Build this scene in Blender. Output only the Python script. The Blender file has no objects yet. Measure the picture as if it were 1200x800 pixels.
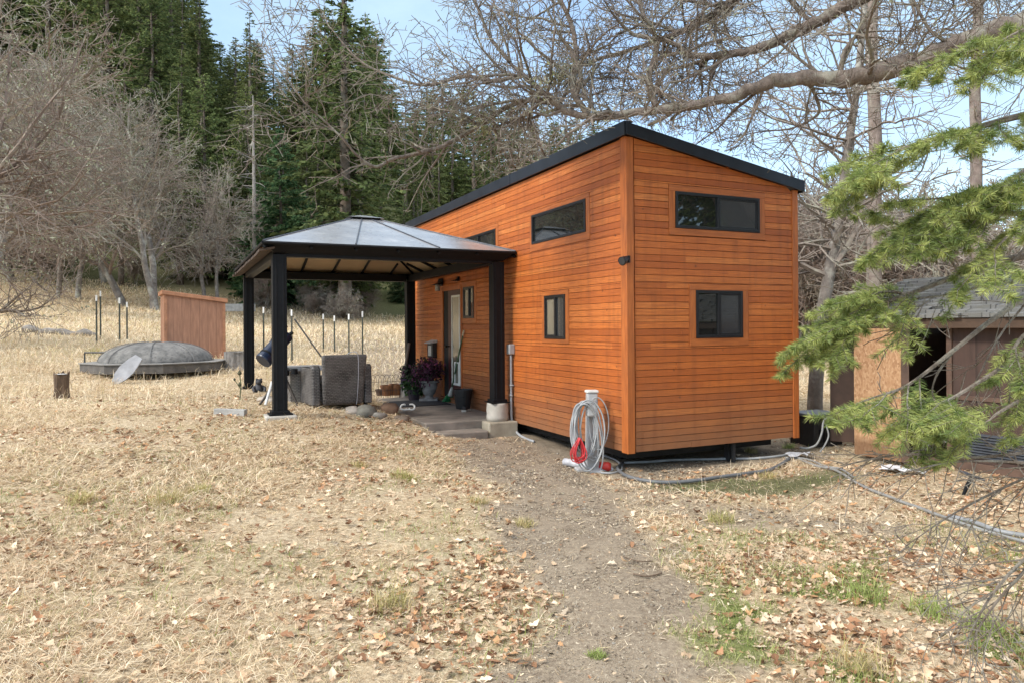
import bpy, math, random
import numpy as np
from mathutils import Vector, Matrix
sc = bpy.context.scene
col = sc.collection
PI = math.pi
R = math.radians
RNG = np.random.default_rng(11)

# ------------------------------------------------------------------ camera model (calibrated on the house edges)
F, HY, ROLL, CZ = 843.0, 384.0, 0.007, 1.66
cam_d = bpy.data.cameras.new('camera'); cam = bpy.data.objects.new('camera', cam_d); col.objects.link(cam)
cam.location = (0, 0, CZ)
cam.rotation_mode = 'QUATERNION'
from mathutils import Quaternion
cam.rotation_quaternion = (Matrix.Rotation(PI/2, 3, 'X') @ Matrix.Rotation(-ROLL, 3, 'Z')).to_quaternion()
cam_d.sensor_width = 36; cam_d.lens = F/1200*36; cam_d.shift_y = -16/1200
cam_d.clip_start = .05; cam_d.clip_end = 1500
sc.camera = cam

def ray(px, py):
    u = (px-600)/F; v = (HY-py)/F
    return np.array([u*math.cos(ROLL)+v*math.sin(ROLL), 1.0, -u*math.sin(ROLL)+v*math.cos(ROLL)])
def at(px, py, depth):
    r = ray(px, py); return np.array([r[0]*depth, depth, CZ+r[2]*depth])

# ------------------------------------------------------------------ noise
_tab = np.random.default_rng(5).random((256, 256))
def vnoise(x, y):
    x = np.asarray(x, float); y = np.asarray(y, float)
    xi = np.floor(x).astype(int); yi = np.floor(y).astype(int)
    fx = x-xi; fy = y-yi; fx = fx*fx*(3-2*fx); fy = fy*fy*(3-2*fy)
    a = _tab[xi & 255, yi & 255]; b = _tab[(xi+1) & 255, yi & 255]
    c = _tab[xi & 255, (yi+1) & 255]; d = _tab[(xi+1) & 255, (yi+1) & 255]
    return (a*(1-fx)+b*fx)*(1-fy)+(c*(1-fx)+d*fx)*fy
def fbm(x, y, o=4):
    s = 0; a = .5; n = 0
    for k in range(o):
        s = s+a*vnoise(x*2**k+17*k, y*2**k+31*k); n += a; a *= .5
    return s/n
def sstep(a, b, x):
    t = np.clip((x-a)/(b-a), 0, 1); return t*t*(3-2*t)

# ------------------------------------------------------------------ terrain
TH = R(25)
E1 = np.array([math.cos(TH), math.sin(TH)]); E2 = np.array([-math.sin(TH), math.cos(TH)])
C0 = np.array([1.32, 8.2])            # house corner
G0 = np.array([-.23, 10.9])           # gazebo post nearest the house
GZ = .535
def gz(lx, ly):
    p = G0+E1*lx+E2*ly; return p
def hz(lx, ly):
    return C0+E1*lx+E2*ly
_cp = np.array([
 (0,0,0),(0,3,0),(.5,5,0),(1,6.5,0),(.9,8,0),(1.3,7.8,0),(3,5,0),(6,4,.05),(9,2,.1),(4,8,0),(5.3,7.5,.02),(4,9.5,.02),(7,10,.1),(3.7,9,.0),
 (0,9.5,.02),(-.2,10.5,.04),(-.9,10,.12),(-1.6,9.2,.25),(-3.1,9.5,.5),(-2.4,10.5,.47),(-2.6,9,.42),(-3,7,.3),(-2,6,.17),(-3,4.5,.15),(-1.5,3,.04),(-4,2.5,.12),(-6,4,.3),(-6,8,.5),(-8,6,.5),(-12,3,.5),
 (-5,13.6,.55),(-3,14.5,.5),(-2.5,16,.4),(-6,12,.55),(-8,14.5,.6),(-9,12,.6),(-7.6,18,.95),(-11,20,1.35),(-14,14,.9),(-6,22,1.05),(-3,20,.75),(-3,24,1.0),
 (0,18,.5),(3,16,.35),(5,13,.2),(8,20,.5),(12,14,.3),(12,6,.15),(15,30,1.0),(28,40,1.8),(6,30,1.0),(10,40,1.45),(-4,34,1.5),(-9,44,2.2),(-18,40,2.7),(-31,45,5.0),(-25,30,2.9),(-20,20,1.8),(-2,46,2.1),
 (-60,45,9),(-30,70,17),(-10,70,11),(5,70,6),(20,70,3),(45,70,3),(-50,110,38),(-15,110,20),(10,110,12),(40,110,7),(80,110,7),(-100,160,62),(-20,170,30),(40,170,20),(110,170,15),(-110,60,20),(-60,10,5),(-40,-10,1),(0,-30,0),(40,-20,.3),(60,20,1.2),(110,40,3)
], float)
def _k(r2): return .5*r2*np.log(r2+1e-9)
def _tps():
    n = len(_cp); X = _cp[:, :2]
    r2 = ((X[:, None]-X[None])**2).sum(-1)
    A = np.zeros((n+3, n+3)); A[:n, :n] = _k(r2)+np.eye(n)*2.0
    A[:n, n] = 1; A[:n, n+1:] = X; A[n, :n] = 1; A[n+1:, :n] = X.T
    return np.linalg.solve(A, np.concatenate([_cp[:, 2], [0, 0, 0]]))
_w = _tps()
def terrain(x, y):
    x = np.asarray(x, float); y = np.asarray(y, float); sh = x.shape
    x = x.ravel(); y = y.ravel(); n = len(_cp); z = np.zeros(len(x))
    for s in range(0, len(x), 20000):
        a = x[s:s+20000]; b = y[s:s+20000]
        r2 = (a[:, None]-_cp[None, :, 0])**2+(b[:, None]-_cp[None, :, 1])**2
        z[s:s+20000] = _k(r2) @ _w[:n]+_w[n]+_w[n+1]*a+_w[n+2]*b
    d = np.hypot(x, y)
    z += (fbm(x*.9, y*.9, 3)-.5)*.07+(fbm(x*.16+9, y*.16, 2)-.5)*.25*sstep(14, 30, d)
    # a level bed under the patio and under the house
    rx = (x-G0[0])*E1[0]+(y-G0[1])*E1[1]; ry = (x-G0[0])*E2[0]+(y-G0[1])*E2[1]
    m = sstep(-1.28, -1.10, rx)*sstep(3.2, 2.9, rx)*sstep(-.02, .15, ry)*sstep(8.2, 4.6, ry)
    z = z*(1-m)+np.minimum(z, .08)*m
    m2 = sstep(-1.2, -1.0, rx)*sstep(.4, .2, rx)*sstep(-.6, -.4, ry)*sstep(.3, .1, ry)
    z = z*(1-m2)+np.minimum(z, .05)*m2
    m3 = sstep(-.0, .25, rx)*sstep(3.0, 2.6, rx)*sstep(-3.2, -2.9, ry)*sstep(6.3, 5.6, ry)
    z = z*(1-m3)+np.minimum(z, .05)*m3
    return z.reshape(sh)
def tz(x, y): return float(terrain(np.array([x]), np.array([y]))[0])
def og(px, py):
    """where the sight line through a photo pixel meets the ground"""
    r = ray(px, py); s = np.concatenate([np.arange(2, 30, .05), np.arange(30, 150, .3)])
    zz = terrain(r[0]*s, r[1]*s); h = CZ+r[2]*s
    k = np.nonzero(h < zz)[0]
    s = s[k[0]] if len(k) else 60.0
    return np.array([r[0]*s, s, tz(r[0]*s, s)])

# ------------------------------------------------------------------ ground masks
def seg_dist(x, y, pts, w):
    d = np.full(x.shape, 9e9)
    for (a, b, wa, wb) in zip(pts[:-1], pts[1:], w[:-1], w[1:]):
        ax, ay = a; bx, by = b; L2 = (bx-ax)**2+(by-ay)**2
        t = np.clip(((x-ax)*(bx-ax)+(y-ay)*(by-ay))/L2, 0, 1)
        d = np.minimum(d, np.hypot(x-ax-t*(bx-ax), y-ay-t*(by-ay))-(wa+(wb-wa)*t))
    return d
_path = [(.45, 1.0), (.47, 3.2), (.63, 4.2), (.66, 5.3), (.45, 6.6), (.35, 7.9), (.0, 9.3), (-.5, 10.5)]
_pw = [.40, .44, .46, .50, .60, .68, .80, .45]
def masks(x, y):
    """path, moss, green, litter in 0..1"""
    n = fbm(x*1.3, y*1.3, 4)-.5; n2 = fbm(x*4+3, y*4, 3)-.5
    dp = seg_dist(x, y, _path, _pw)+n*.75+n2*.4
    p = sstep(.20, -.18, dp)
    d2 = seg_dist(x, y, [(.9, 7.4), (1.9, 6.3), (3.0, 5.9)], [.5, .34, .25])+n*.7+n2*.3
    p = np.maximum(p, .75*sstep(.2, -.2, d2))
    hx = (x-C0[0])*E1[0]+(y-C0[1])*E1[1]; hy = (x-C0[0])*E2[0]+(y-C0[1])*E2[1]
    bare = sstep(-.5, -.1, hx)*sstep(3.3, 2.7, hx)*sstep(-.6, -.1, hy)
    p = np.maximum(p, bare)
    dm = seg_dist(x, y, [(1.7, 7.5), (2.5, 7.5), (3.5, 7.9)], [.3, .55, .4])+n*.6+n2*.2
    moss = sstep(.15, -.25, dm)
    g = sstep(.44, .62, fbm(x*1.9+5, y*1.9+2, 3))
    zone = 1.25*np.exp(-(((x-2.5)/1.5)**2+((y-3.9)/1.3)**2))+.14*np.exp(-(((x+3)/2.2)**2+((y-6.3)/1.6)**2))+.3*np.exp(-(((x+.7)/1)**2+((y-9.0)/1)**2))+.05
    zone = np.maximum(zone, .55*np.exp(-(((x+8.5)/2.4)**2+((y-18)/1.3)**2)))
    green = np.clip(g*zone*1.5, 0, 1)*(1-p)
    lit = .34+.6*sstep(.46, .70, fbm(x*1.1+40, y*1.1, 4))
    right = sstep(.9, 1.5, x)*sstep(9, 7, y)
    edge = np.exp(-((x+.05)/.6)**2)*sstep(9, 7, y)*(1-sstep(8, 10, y))
    dk = np.exp(-(((x+1.4)/1.1)**2+((y-9.4)/.7)**2))
    clump = sstep(.40, .66, fbm(x*1.2+70, y*1.2+9, 4))
    lit = np.clip(lit*.6+right*(.08+.52*clump)+edge*.3*(.3+clump)+dk*.5, 0, 1)*sstep(15, 9, y)
    return p, moss, green, lit

# ------------------------------------------------------------------ mesh builder
class MB:
    def __init__(s): s.V = []; s.F = {}; s.n = 0; s.C = []
    def add(s, V, Fs, c=None):
        V = np.asarray(V, float).reshape(-1, 3)
        for f in Fs:
            f = np.asarray(f, int)
            if f.ndim == 1: f = f[None]
            s.F.setdefault(f.shape[1], []).append(f+s.n)
        s.V.append(V); s.n += len(V)
        if c is not None:
            c = np.asarray(c, float)
            s.C.append(np.broadcast_to(c, (len(V), 3)))
        else: s.C.append(np.full((len(V), 3), .5))
        return s
    def box(s, lo, hi, M=None, c=None):
        x0, y0, z0 = lo; x1, y1, z1 = hi
        V = np.array([(x0,y0,z0),(x1,y0,z0),(x1,y1,z0),(x0,y1,z0),(x0,y0,z1),(x1,y0,z1),(x1,y1,z1),(x0,y1,z1)], float)
        if M is not None: V = V @ np.array(M.to_3x3()).T+np.array(M.translation)
        return s.add(V, [[(0,3,2,1),(4,5,6,7),(0,1,5,4),(1,2,6,5),(2,3,7,6),(3,0,4,7)]], c)
    def hexa(s, P, c=None):            # 8 corners, ordered like box
        return s.add(P, [[(0,3,2,1),(4,5,6,7),(0,1,5,4),(1,2,6,5),(2,3,7,6),(3,0,4,7)]], c)
    def tube(s, P, r, k=8, c=None, cap=True):
        P = np.asarray(P, float); n = len(P); r = np.broadcast_to(np.asarray(r, float), (n,))
        T = np.gradient(P, axis=0); T /= np.linalg.norm(T, axis=1)[:, None]+1e-12
        u = np.cross(T[0], (0, 0, 1.0)); 
        if np.linalg.norm(u) < .1: u = np.cross(T[0], (1.0, 0, 0))
        u /= np.linalg.norm(u); a = np.linspace(0, 2*PI, k, endpoint=False); V = []
        for i in range(n):
            u = u-T[i]*(u@T[i]); u /= np.linalg.norm(u)+1e-12; w = np.cross(T[i], u)
            V.append(P[i]+r[i]*(np.cos(a)[:, None]*u+np.sin(a)[:, None]*w))
        V = np.concatenate(V); j = np.arange(k); j2 = (j+1) % k
        Q = np.concatenate([np.stack([i*k+j, i*k+j2, (i+1)*k+j2, (i+1)*k+j], 1) for i in range(n-1)])
        Fs = [Q]
        if cap: Fs += [np.arange(k)[::-1], (n-1)*k+np.arange(k)]
        return s.add(V, Fs, c)
    def segs(s, S, k=3, c=None):       # many tapered prisms at once: rows p(3) q(3) r0 r1
        S = np.asarray(S, float)
        if not len(S): return s
        p = S[:, :3]; q = S[:, 3:6]; r0 = S[:, 6]; r1 = S[:, 7]; T = q-p
        T = T/(np.linalg.norm(T, axis=1)[:, None]+1e-12)
        h = np.where(np.abs(T[:, 2:3]) > .9, np.array([[1.0, 0, 0]]), np.array([[0, 0, 1.0]]))
        u = np.cross(T, h); u /= np.linalg.norm(u, axis=1)[:, None]; w = np.cross(T, u)
        a = np.linspace(0, 2*PI, k, endpoint=False); ca, sa = np.cos(a), np.sin(a)
        ring = ca[None, :, None]*u[:, None]+sa[None, :, None]*w[:, None]
        A = p[:, None]+ring*r0[:, None, None]; B = q[:, None]+ring*r1[:, None, None]
        V = np.concatenate([A, B], 1).reshape(-1, 3); n = len(S); b = (np.arange(n)*2*k)[:, None, None]
        j = np.arange(k); j2 = (j+1) % k
        Q = (np.stack([j, j2, k+j2, k+j], 1)[None]+b).reshape(-1, 4)
        if c is not None and np.ndim(c) == 2: c = np.repeat(c, 2*k, axis=0)
        return s.add(V, [Q], c)
    def lathe(s, prof, k=20, M=None, c=None, cap=True):
        prof = np.asarray(prof, float); a = np.linspace(0, 2*PI, k, endpoint=False)
        V = np.stack([prof[:, 0, None]*np.cos(a), prof[:, 0, None]*np.sin(a), np.repeat(prof[:, 1, None], k, 1)], -1).reshape(-1, 3)
        if M is not None: V = V @ np.array(M.to_3x3()).T+np.array(M.translation)
        j = np.arange(k); j2 = (j+1) % k; n = len(prof)
        Fs = [np.concatenate([np.stack([i*k+j, i*k+j2, (i+1)*k+j2, (i+1)*k+j], 1) for i in range(n-1)])]
        if cap: Fs += [np.arange(k)[::-1], (n-1)*k+np.arange(k)]
        return s.add(V, Fs, c)
    def prism(s, pts, z0, z1, M=None, c=None):   # polygon in XY extruded in Z
        pts = np.asarray(pts, float); n = len(pts)
        V = np.concatenate([np.c_[pts, np.full(n, z0)], np.c_[pts, np.full(n, z1)]])
        if M is not None: V = V @ np.array(M.to_3x3()).T+np.array(M.translation)
        j = np.arange(n); j2 = (j+1) % n
        return s.add(V, [np.stack([j, j2, n+j2, n+j], 1), np.arange(n)[::-1], n+np.arange(n)], c)
    def mesh(s, name, smooth=False, color=False):
        V = np.concatenate(s.V); me = bpy.data.meshes.new(name)
        me.vertices.add(len(V)); me.vertices.foreach_set('co', V.ravel().astype(np.float32))
        loops = []; starts = []; o = 0
        for k, L in s.F.items():
            f = np.concatenate(L); loops.append(f.ravel()); starts.append(o+np.arange(len(f))*k); o += f.size
        loops = np.concatenate(loops).astype(np.int32); starts = np.concatenate(starts).astype(np.int32)
        me.loops.add(len(loops)); me.loops.foreach_set('vertex_index', loops)
        me.polygons.add(len(starts)); me.polygons.foreach_set('loop_start', starts)
        me.update(calc_edges=True)
        if color:
            C = np.concatenate(s.C); C = np.c_[C, np.ones(len(C))].astype(np.float32)
            ca = me.color_attributes.new('Col', 'FLOAT_COLOR', 'POINT'); ca.data.foreach_set('color', C.ravel())
        me.polygons.foreach_set('use_smooth', np.full(len(starts), bool(smooth)))
        me.validate()
        return me
    def build(s, name, mat, parent=None, smooth=False, color=False, bevel=0, loc=None):
        me = s.mesh(name, smooth, color)
        me.materials.append(mat)
        o = bpy.data.objects.new(name, me); col.objects.link(o)
        if parent is not None: o.parent = parent
        if loc is not None: o.location = loc
        if bevel:
            b = o.modifiers.new('bevel', 'BEVEL'); b.width = bevel; b.segments = 2; b.limit_method = 'ANGLE'; b.angle_limit = R(40)
        return o
def tag(o, label=None, cat=None, group=None, kind=None):
    if label: o['label'] = label
    if cat: o['category'] = cat
    if group: o['group'] = group
    if kind: o['kind'] = kind
    return o
def empty(name, loc, rz=0, label=None, cat=None, group=None):
    o = bpy.data.objects.new(name, None); col.objects.link(o); o.empty_display_size = .2
    o.location = tuple(float(v) for v in loc); o.rotation_euler = (0, 0, rz)
    return tag(o, label, cat, group)
def children(o): return [c for c in bpy.data.objects if c.parent == o]
def copy_tree(o, kids):
    c = o.copy(); col.objects.link(c)
    for ch in kids:
        d = ch.copy(); col.objects.link(d); d.parent = c
    return c
def TR(x, y, z, rx=0, ry=0, rz=0):
    return Matrix.Translation((x, y, z)) @ Matrix.Rotation(rz, 4, 'Z') @ Matrix.Rotation(ry, 4, 'Y') @ Matrix.Rotation(rx, 4, 'X')
def spline(P, n=8):
    """Catmull-Rom through points"""
    P = np.asarray(P, float); Q = np.concatenate([[2*P[0]-P[1]], P, [2*P[-1]-P[-2]]]); out = []
    t = np.linspace(0, 1, n, endpoint=False)[:, None]
    for i in range(1, len(Q)-2):
        a, b, c, d = Q[i-1], Q[i], Q[i+1], Q[i+2]
        out.append(.5*((2*b)+(-a+c)*t+(2*a-5*b+4*c-d)*t*t+(-a+3*b-3*c+d)*t**3))
    return np.concatenate(out+[P[-1:]])

# ------------------------------------------------------------------ materials
MATS = {}
class NT:
    def __init__(s, name):
        m = bpy.data.materials.new(name); m.use_nodes = True; s.m = m; s.t = m.node_tree; s.b = s.t.nodes['Principled BSDF']; MATS[name] = m
        s.out = s.t.nodes['Material Output']
    def n(s, typ, **kw):
        o = s.t.nodes.new(typ)
        for k, v in kw.items():
            if k.startswith('_'): o.inputs[k[1:].replace('_', ' ')].default_value = v
            else: setattr(o, k, v)
        return o
    def l(s, a, b): s.t.links.new(a, b)
    def coord(s, kind='Object', scale=None):
        c = s.n('ShaderNodeTexCoord')
        if scale is None: return c.outputs[kind]
        mp = s.n('ShaderNodeMapping'); mp.inputs['Scale'].default_value = scale; s.l(c.outputs[kind], mp.inputs['Vector']); return mp.outputs['Vector']
    def noise(s, vec, scale, detail=4, rough=.55):
        o = s.n('ShaderNodeTexNoise', _Scale=scale, _Detail=detail, _Roughness=rough); s.l(vec, o.inputs['Vector']); return o
    def ramp(s, fac, stops):
        o = s.n('ShaderNodeValToRGB'); e = o.color_ramp.elements
        while len(e) < len(stops): e.new(.5)
        for k, (p, c) in enumerate(stops): e[k].position = p; e[k].color = (c[0], c[1], c[2], 1) if not np.isscalar(c) else (c, c, c, 1)
        s.l(fac, o.inputs['Fac']); return o.outputs['Color']
    def mix(s, fac, a, b, blend='MIX'):
        o = s.n('ShaderNodeMix', data_type='RGBA', blend_type=blend)
        for sock, v in ((o.inputs[0], fac), (o.inputs[6], a), (o.inputs[7], b)):
            if hasattr(v, 'is_linked') or hasattr(v, 'links'): s.l(v, sock)
            elif np.isscalar(v): sock.default_value = v
            else: sock.default_value = (v[0], v[1], v[2], 1)
        return o.outputs[2]
    def math(s, op, a, b=None):
        o = s.n('ShaderNodeMath', operation=op)
        for k, v in enumerate((a, b)):
            if v is None: continue
            if np.isscalar(v): o.inputs[k].default_value = v
            else: s.l(v, o.inputs[k])
        return o.outputs[0]
    def bump(s, h, strength=.3, dist=.01):
        o = s.n('ShaderNodeBump', _Strength=strength, _Distance=dist); s.l(h, o.inputs['Height']); s.l(o.outputs['Normal'], s.b.inputs['Normal']); return o
    def set(s, **kw):
        for k, v in kw.items():
            i = s.b.inputs[k.replace('_', ' ')]
            if hasattr(v, 'links'): s.l(v, i)
            elif np.isscalar(v): i.default_value = v
            else: i.default_value = (v[0], v[1], v[2], 1)
        return s
def simple(name, c, rough=.7, var=.25, scale=8, bump=.15, bscale=None, bdist=.004, metal=0, c2=None, stretch=None, spec=.5, detail=5):
    t = NT(name); v = t.coord('Object', stretch)
    n1 = t.noise(v, scale, detail, .6)
    lo = [x*(1-var) for x in c]; hi = c2 or [min(1, x*(1+var)) for x in c]
    t.set(Base_Color=t.ramp(n1.outputs['Fac'], [(.3, lo), (.7, hi)]), Roughness=rough, Metallic=metal)
    t.b.inputs['Specular IOR Level'].default_value = spec
    if bump:
        n2 = t.noise(v, bscale or scale*6, 5, .65); t.bump(n2.outputs['Fac'], bump, bdist)
    return t.m
def vcol(name, rough=.75, transl=0.0, spec=.3, var=.0, scale=3):
    t = NT(name); a = t.n('ShaderNodeVertexColor', layer_name='Col'); c = a.outputs['Color']
    if var:
        oi = t.n('ShaderNodeObjectInfo')
        hs = t.n('ShaderNodeHueSaturation'); t.l(c, hs.inputs['Color'])
        mr = t.n('ShaderNodeMapRange'); mr.inputs['To Min'].default_value = 1-var; mr.inputs['To Max'].default_value = 1+var
        t.l(oi.outputs['Random'], mr.inputs['Value']); t.l(mr.outputs[0], hs.inputs['Value'])
        mh = t.n('ShaderNodeMapRange'); mh.inputs['To Min'].default_value = .49; mh.inputs['To Max'].default_value = .515
        mu = t.math('FRACT', t.math('MULTIPLY', oi.outputs['Random'], 7.31)); t.l(mu, mh.inputs['Value']); t.l(mh.outputs[0], hs.inputs['Hue'])
        c = hs.outputs['Color']
    t.set(Base_Color=c, Roughness=rough); t.b.inputs['Specular IOR Level'].default_value = spec
    if transl:
        tr = t.n('ShaderNodeBsdfTranslucent'); t.l(c, tr.inputs['Color'])
        mx = t.n('ShaderNodeMixShader'); mx.inputs[0].default_value = transl
        t.l(t.b.outputs[0], mx.inputs[1]); t.l(tr.outputs[0], mx.inputs[2]); t.l(mx.outputs[0], t.out.inputs['Surface'])
    return t.m
# ------------------------------------------------------------------ world, sun
SUN_AZ, SUN_EL = R(214), R(40)     # direction the light comes from, measured from +X
w = bpy.data.worlds.new('World'); sc.world = w; w.use_nodes = True
wt = w.node_tree; bg = wt.nodes['Background']
sky = wt.nodes.new('ShaderNodeTexSky'); sky.sky_type = 'NISHITA'; sky.sun_disc = False
sky.sun_elevation = SUN_EL; sky.sun_rotation = PI/2-SUN_AZ
sky.air_density = 1.0; sky.dust_density = .5; sky.ozone_density = 1.6
tc = wt.nodes.new('ShaderNodeTexCoord')
mp = wt.nodes.new('ShaderNodeMapping'); mp.inputs['Scale'].default_value = (1, 1, 2.2)
nz = wt.nodes.new('ShaderNodeTexNoise'); nz.inputs['Scale'].default_value = 3.1; nz.inputs['Detail'].default_value = 7; nz.inputs['Roughness'].default_value = .6
wt.links.new(tc.outputs['Generated'], mp.inputs['Vector']); wt.links.new(mp.outputs[0], nz.inputs['Vector'])
rp = wt.nodes.new('ShaderNodeValToRGB'); rp.color_ramp.elements[0].position = .36; rp.color_ramp.elements[0].color = (.22,)*3+(1,)
rp.color_ramp.elements[1].position = .68; rp.color_ramp.elements[1].color = (.80,)*3+(1,)
wt.links.new(nz.outputs['Fac'], rp.inputs['Fac'])
mx = wt.nodes.new('ShaderNodeMix'); mx.data_type = 'RGBA'
wt.links.new(rp.outputs['Color'], mx.inputs[0]); wt.links.new(sky.outputs[0], mx.inputs[6]); mx.inputs[7].default_value = (2.4, 3.2, 3.75, 1)
# added bright cloud deck overhead, out of view, to lift and soften the light
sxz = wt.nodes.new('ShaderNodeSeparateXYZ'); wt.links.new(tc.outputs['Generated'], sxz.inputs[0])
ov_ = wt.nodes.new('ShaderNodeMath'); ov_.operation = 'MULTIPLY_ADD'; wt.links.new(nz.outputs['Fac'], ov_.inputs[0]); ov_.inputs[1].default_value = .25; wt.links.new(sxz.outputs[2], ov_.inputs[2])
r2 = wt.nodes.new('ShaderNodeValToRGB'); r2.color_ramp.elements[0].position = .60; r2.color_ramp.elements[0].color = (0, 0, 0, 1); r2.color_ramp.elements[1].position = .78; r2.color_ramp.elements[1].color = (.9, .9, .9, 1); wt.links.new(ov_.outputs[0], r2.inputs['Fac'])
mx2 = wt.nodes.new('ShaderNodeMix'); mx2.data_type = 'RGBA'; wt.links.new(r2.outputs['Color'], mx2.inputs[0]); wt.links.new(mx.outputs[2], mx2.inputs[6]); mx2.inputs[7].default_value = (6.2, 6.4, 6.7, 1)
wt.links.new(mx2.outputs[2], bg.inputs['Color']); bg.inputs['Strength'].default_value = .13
sl = bpy.data.lights.new('sun', 'SUN'); sl.energy = 1.5; sl.angle = R(12); sl.color = (1, .94, .85)
so = bpy.data.objects.new('sun', sl); col.objects.link(so)
sd = Vector((math.cos(SUN_EL)*math.cos(SUN_AZ), math.cos(SUN_EL)*math.sin(SUN_AZ), math.sin(SUN_EL)))
so.rotation_euler = sd.to_track_quat('Z', 'Y').to_euler(); so.location = (-20, -20, 40)
sc.view_settings.view_transform = 'Standard'; sc.view_settings.look = 'None'; sc.view_settings.gamma = 1
sc.view_settings.exposure = 1.26
sc.cycles.max_bounces = 8; sc.cycles.transparent_max_bounces = 8
sc.cycles.use_adaptive_sampling = True; sc.cycles.adaptive_threshold = .02

# ------------------------------------------------------------------ ground sheet
t = NT('ground_earth')
a = t.n('ShaderNodeVertexColor', layer_name='Col'); sp = t.n('ShaderNodeSeparateColor'); t.l(a.outputs['Color'], sp.inputs['Color'])
v = t.coord('Object')
n1 = t.noise(v, 1.6, 6, .65); n2 = t.noise(v, 26, 6, .7); n3 = t.noise(v, 90, 3, .7)
straw = t.mix(t.ramp(n2.outputs['Fac'], [(.30, 0), (.66, 1)]), (.27, .195, .12), (.76, .635, .44))
straw = t.mix(t.ramp(n1.outputs['Fac'], [(.40, 0), (.7, .6)]), straw, (.46, .33, .19))
straw = t.mix(t.ramp(n3.outputs['Fac'], [(.38, .6), (.52, 0)]), straw, (.20, .14, .09))
dirt = t.mix(t.ramp(n2.outputs['Fac'], [(.32, 0), (.68, 1)]), (.14, .105, .075), (.38, .31, .225))
dirt = t.mix(t.ramp(n1.outputs['Fac'], [(.35, 0), (.65, .75)]), dirt, (.34, .275, .20))
dirt = t.mix(t.ramp(n3.outputs['Fac'], [(.56, 0), (.72, .7)]), dirt, (.55, .47, .36))
mossc = t.mix(t.ramp(n2.outputs['Fac'], [(.35, 0), (.65, 1)]), (.045, .06, .02), (.16, .16, .075))
grn = t.mix(n2.outputs['Fac'], (.09, .13, .03), (.26, .28, .10))
c = t.mix(sp.outputs['Blue'], straw, grn); c = t.mix(sp.outputs['Red'], c, dirt); c = t.mix(sp.outputs['Green'], c, mossc)
t.set(Base_Color=c, Roughness=.95); t.b.inputs['Specular IOR Level'].default_value = .15
h = t.math('ADD', n2.outputs['Fac'], t.math('MULTIPLY', n3.outputs['Fac'], .5)); t.bump(h, .7, .03)
GROUND = t.m

def axis(fine0, fine1, step, far0, far1):
    a = list(np.arange(fine0, fine1+1e-6, step)); s = step; x = fine0; L = []
    while x > far0: s *= 1.12; x -= s; L.append(x)
    s = step; x = a[-1]; Rr = []
    while x < far1: s *= 1.12; x += s; Rr.append(x)
    return np.array(L[::-1]+a+Rr)
gx = axis(-6, 6, .05, -420, 420); gy = axis(1.5, 12, .05, -130, 620)
X, Y = np.meshgrid(gx, gy); Z = terrain(np.clip(X, -170, 170), np.clip(Y, -60, 230))
near = (np.abs(X) < 9) & (Y > 0) & (Y < 16)
Z = Z+near*(fbm(X*6, Y*6, 3)-.5)*.035
pm, mm, gm, lm = masks(X, Y)
mm = np.maximum(mm, 1.1*sstep(44, 50, Y+(fbm(X*.2, Y*.2, 3)-.5)*10+np.where(X > 5, -6, 0)))
nx, ny = len(gx), len(gy)
idx = np.arange(nx*ny).reshape(ny, nx)
Q = np.stack([idx[:-1, :-1], idx[:-1, 1:], idx[1:, 1:], idx[1:, :-1]], -1).reshape(-1, 4)
b = MB(); b.add(np.stack([X, Y, Z], -1).reshape(-1, 3), [Q], np.stack([pm, mm*.9, gm], -1).reshape(-1, 3))
g = b.build('ground', GROUND, smooth=True, color=True); tag(g, kind='structure')

# ------------------------------------------------------------------ dry grass, leaf litter, grit
GRASS = vcol('dry_grass', .8, .25, .2)
def scatter(n, x0, x1, y0, y1, keep):
    x = RNG.uniform(x0, x1, n); y = RNG.uniform(y0, y1, n)
    inside = (np.abs(x) < y*.76+2.4)
    k = inside & (RNG.random(n) < keep(x, y)); return x[k], y[k]
def pal(n, cols, wts, jit=.14):
    c = np.array(cols)[RNG.choice(len(cols), n, p=np.array(wts)/sum(wts))]
    return c*(1+RNG.normal(0, jit, (n, 1)))
def blades(b, x, y, L, W, elev, curl, C, z=None, bury=.01):
    n = len(x); z = (terrain(x, y) if z is None else z)-bury
    az = RNG.uniform(0, 2*PI, n); d = np.stack([np.cos(az)*np.cos(elev), np.sin(az)*np.cos(elev), np.sin(elev)], -1)
    hd = np.stack([np.cos(az), np.sin(az), np.zeros(n)], -1); s = np.stack([-np.sin(az), np.cos(az), np.zeros(n)], -1)
    p = np.stack([x, y, z], -1); L = L[:, None]; W = W[:, None]; curl = curl[:, None]
    m = p+d*L*.5; e2 = d*(1-curl)+hd*curl; e2[:, 2] -= curl[:, 0]*.45; tip = m+e2*L*.5
    tip[:, 2] = np.maximum(tip[:, 2], z+.012); roll = RNG.uniform(-.5, .5, (n, 1)); s = s+np.array([0, 0, 1.0])*roll
    V = np.stack([p-s*W, p+s*W, m-s*W*.8, m+s*W*.8, tip], 1).reshape(-1, 3); o = np.arange(n)[:, None]*5
    b.add(V, [o+np.array([0, 1, 3, 2]), o+np.array([2, 3, 4])], np.repeat(C, 5, axis=0))
STRAW = [(.75, .605, .415), (.84, .725, .54), (.60, .465, .30), (.40, .285, .18), (.62, .54, .31)]
def covered(x, y):                      # patio, house, shed floor
    rx = (x-G0[0])*E1[0]+(y-G0[1])*E1[1]; ry = (x-G0[0])*E2[0]+(y-G0[1])*E2[1]
    return ((rx > -1.16) & (rx < 2.95) & (ry > -.45) & (ry < 4.2)) | ((rx > .15) & (rx < 2.95) & (ry > -2.75) & (ry < 5.7))
b = MB()
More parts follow.
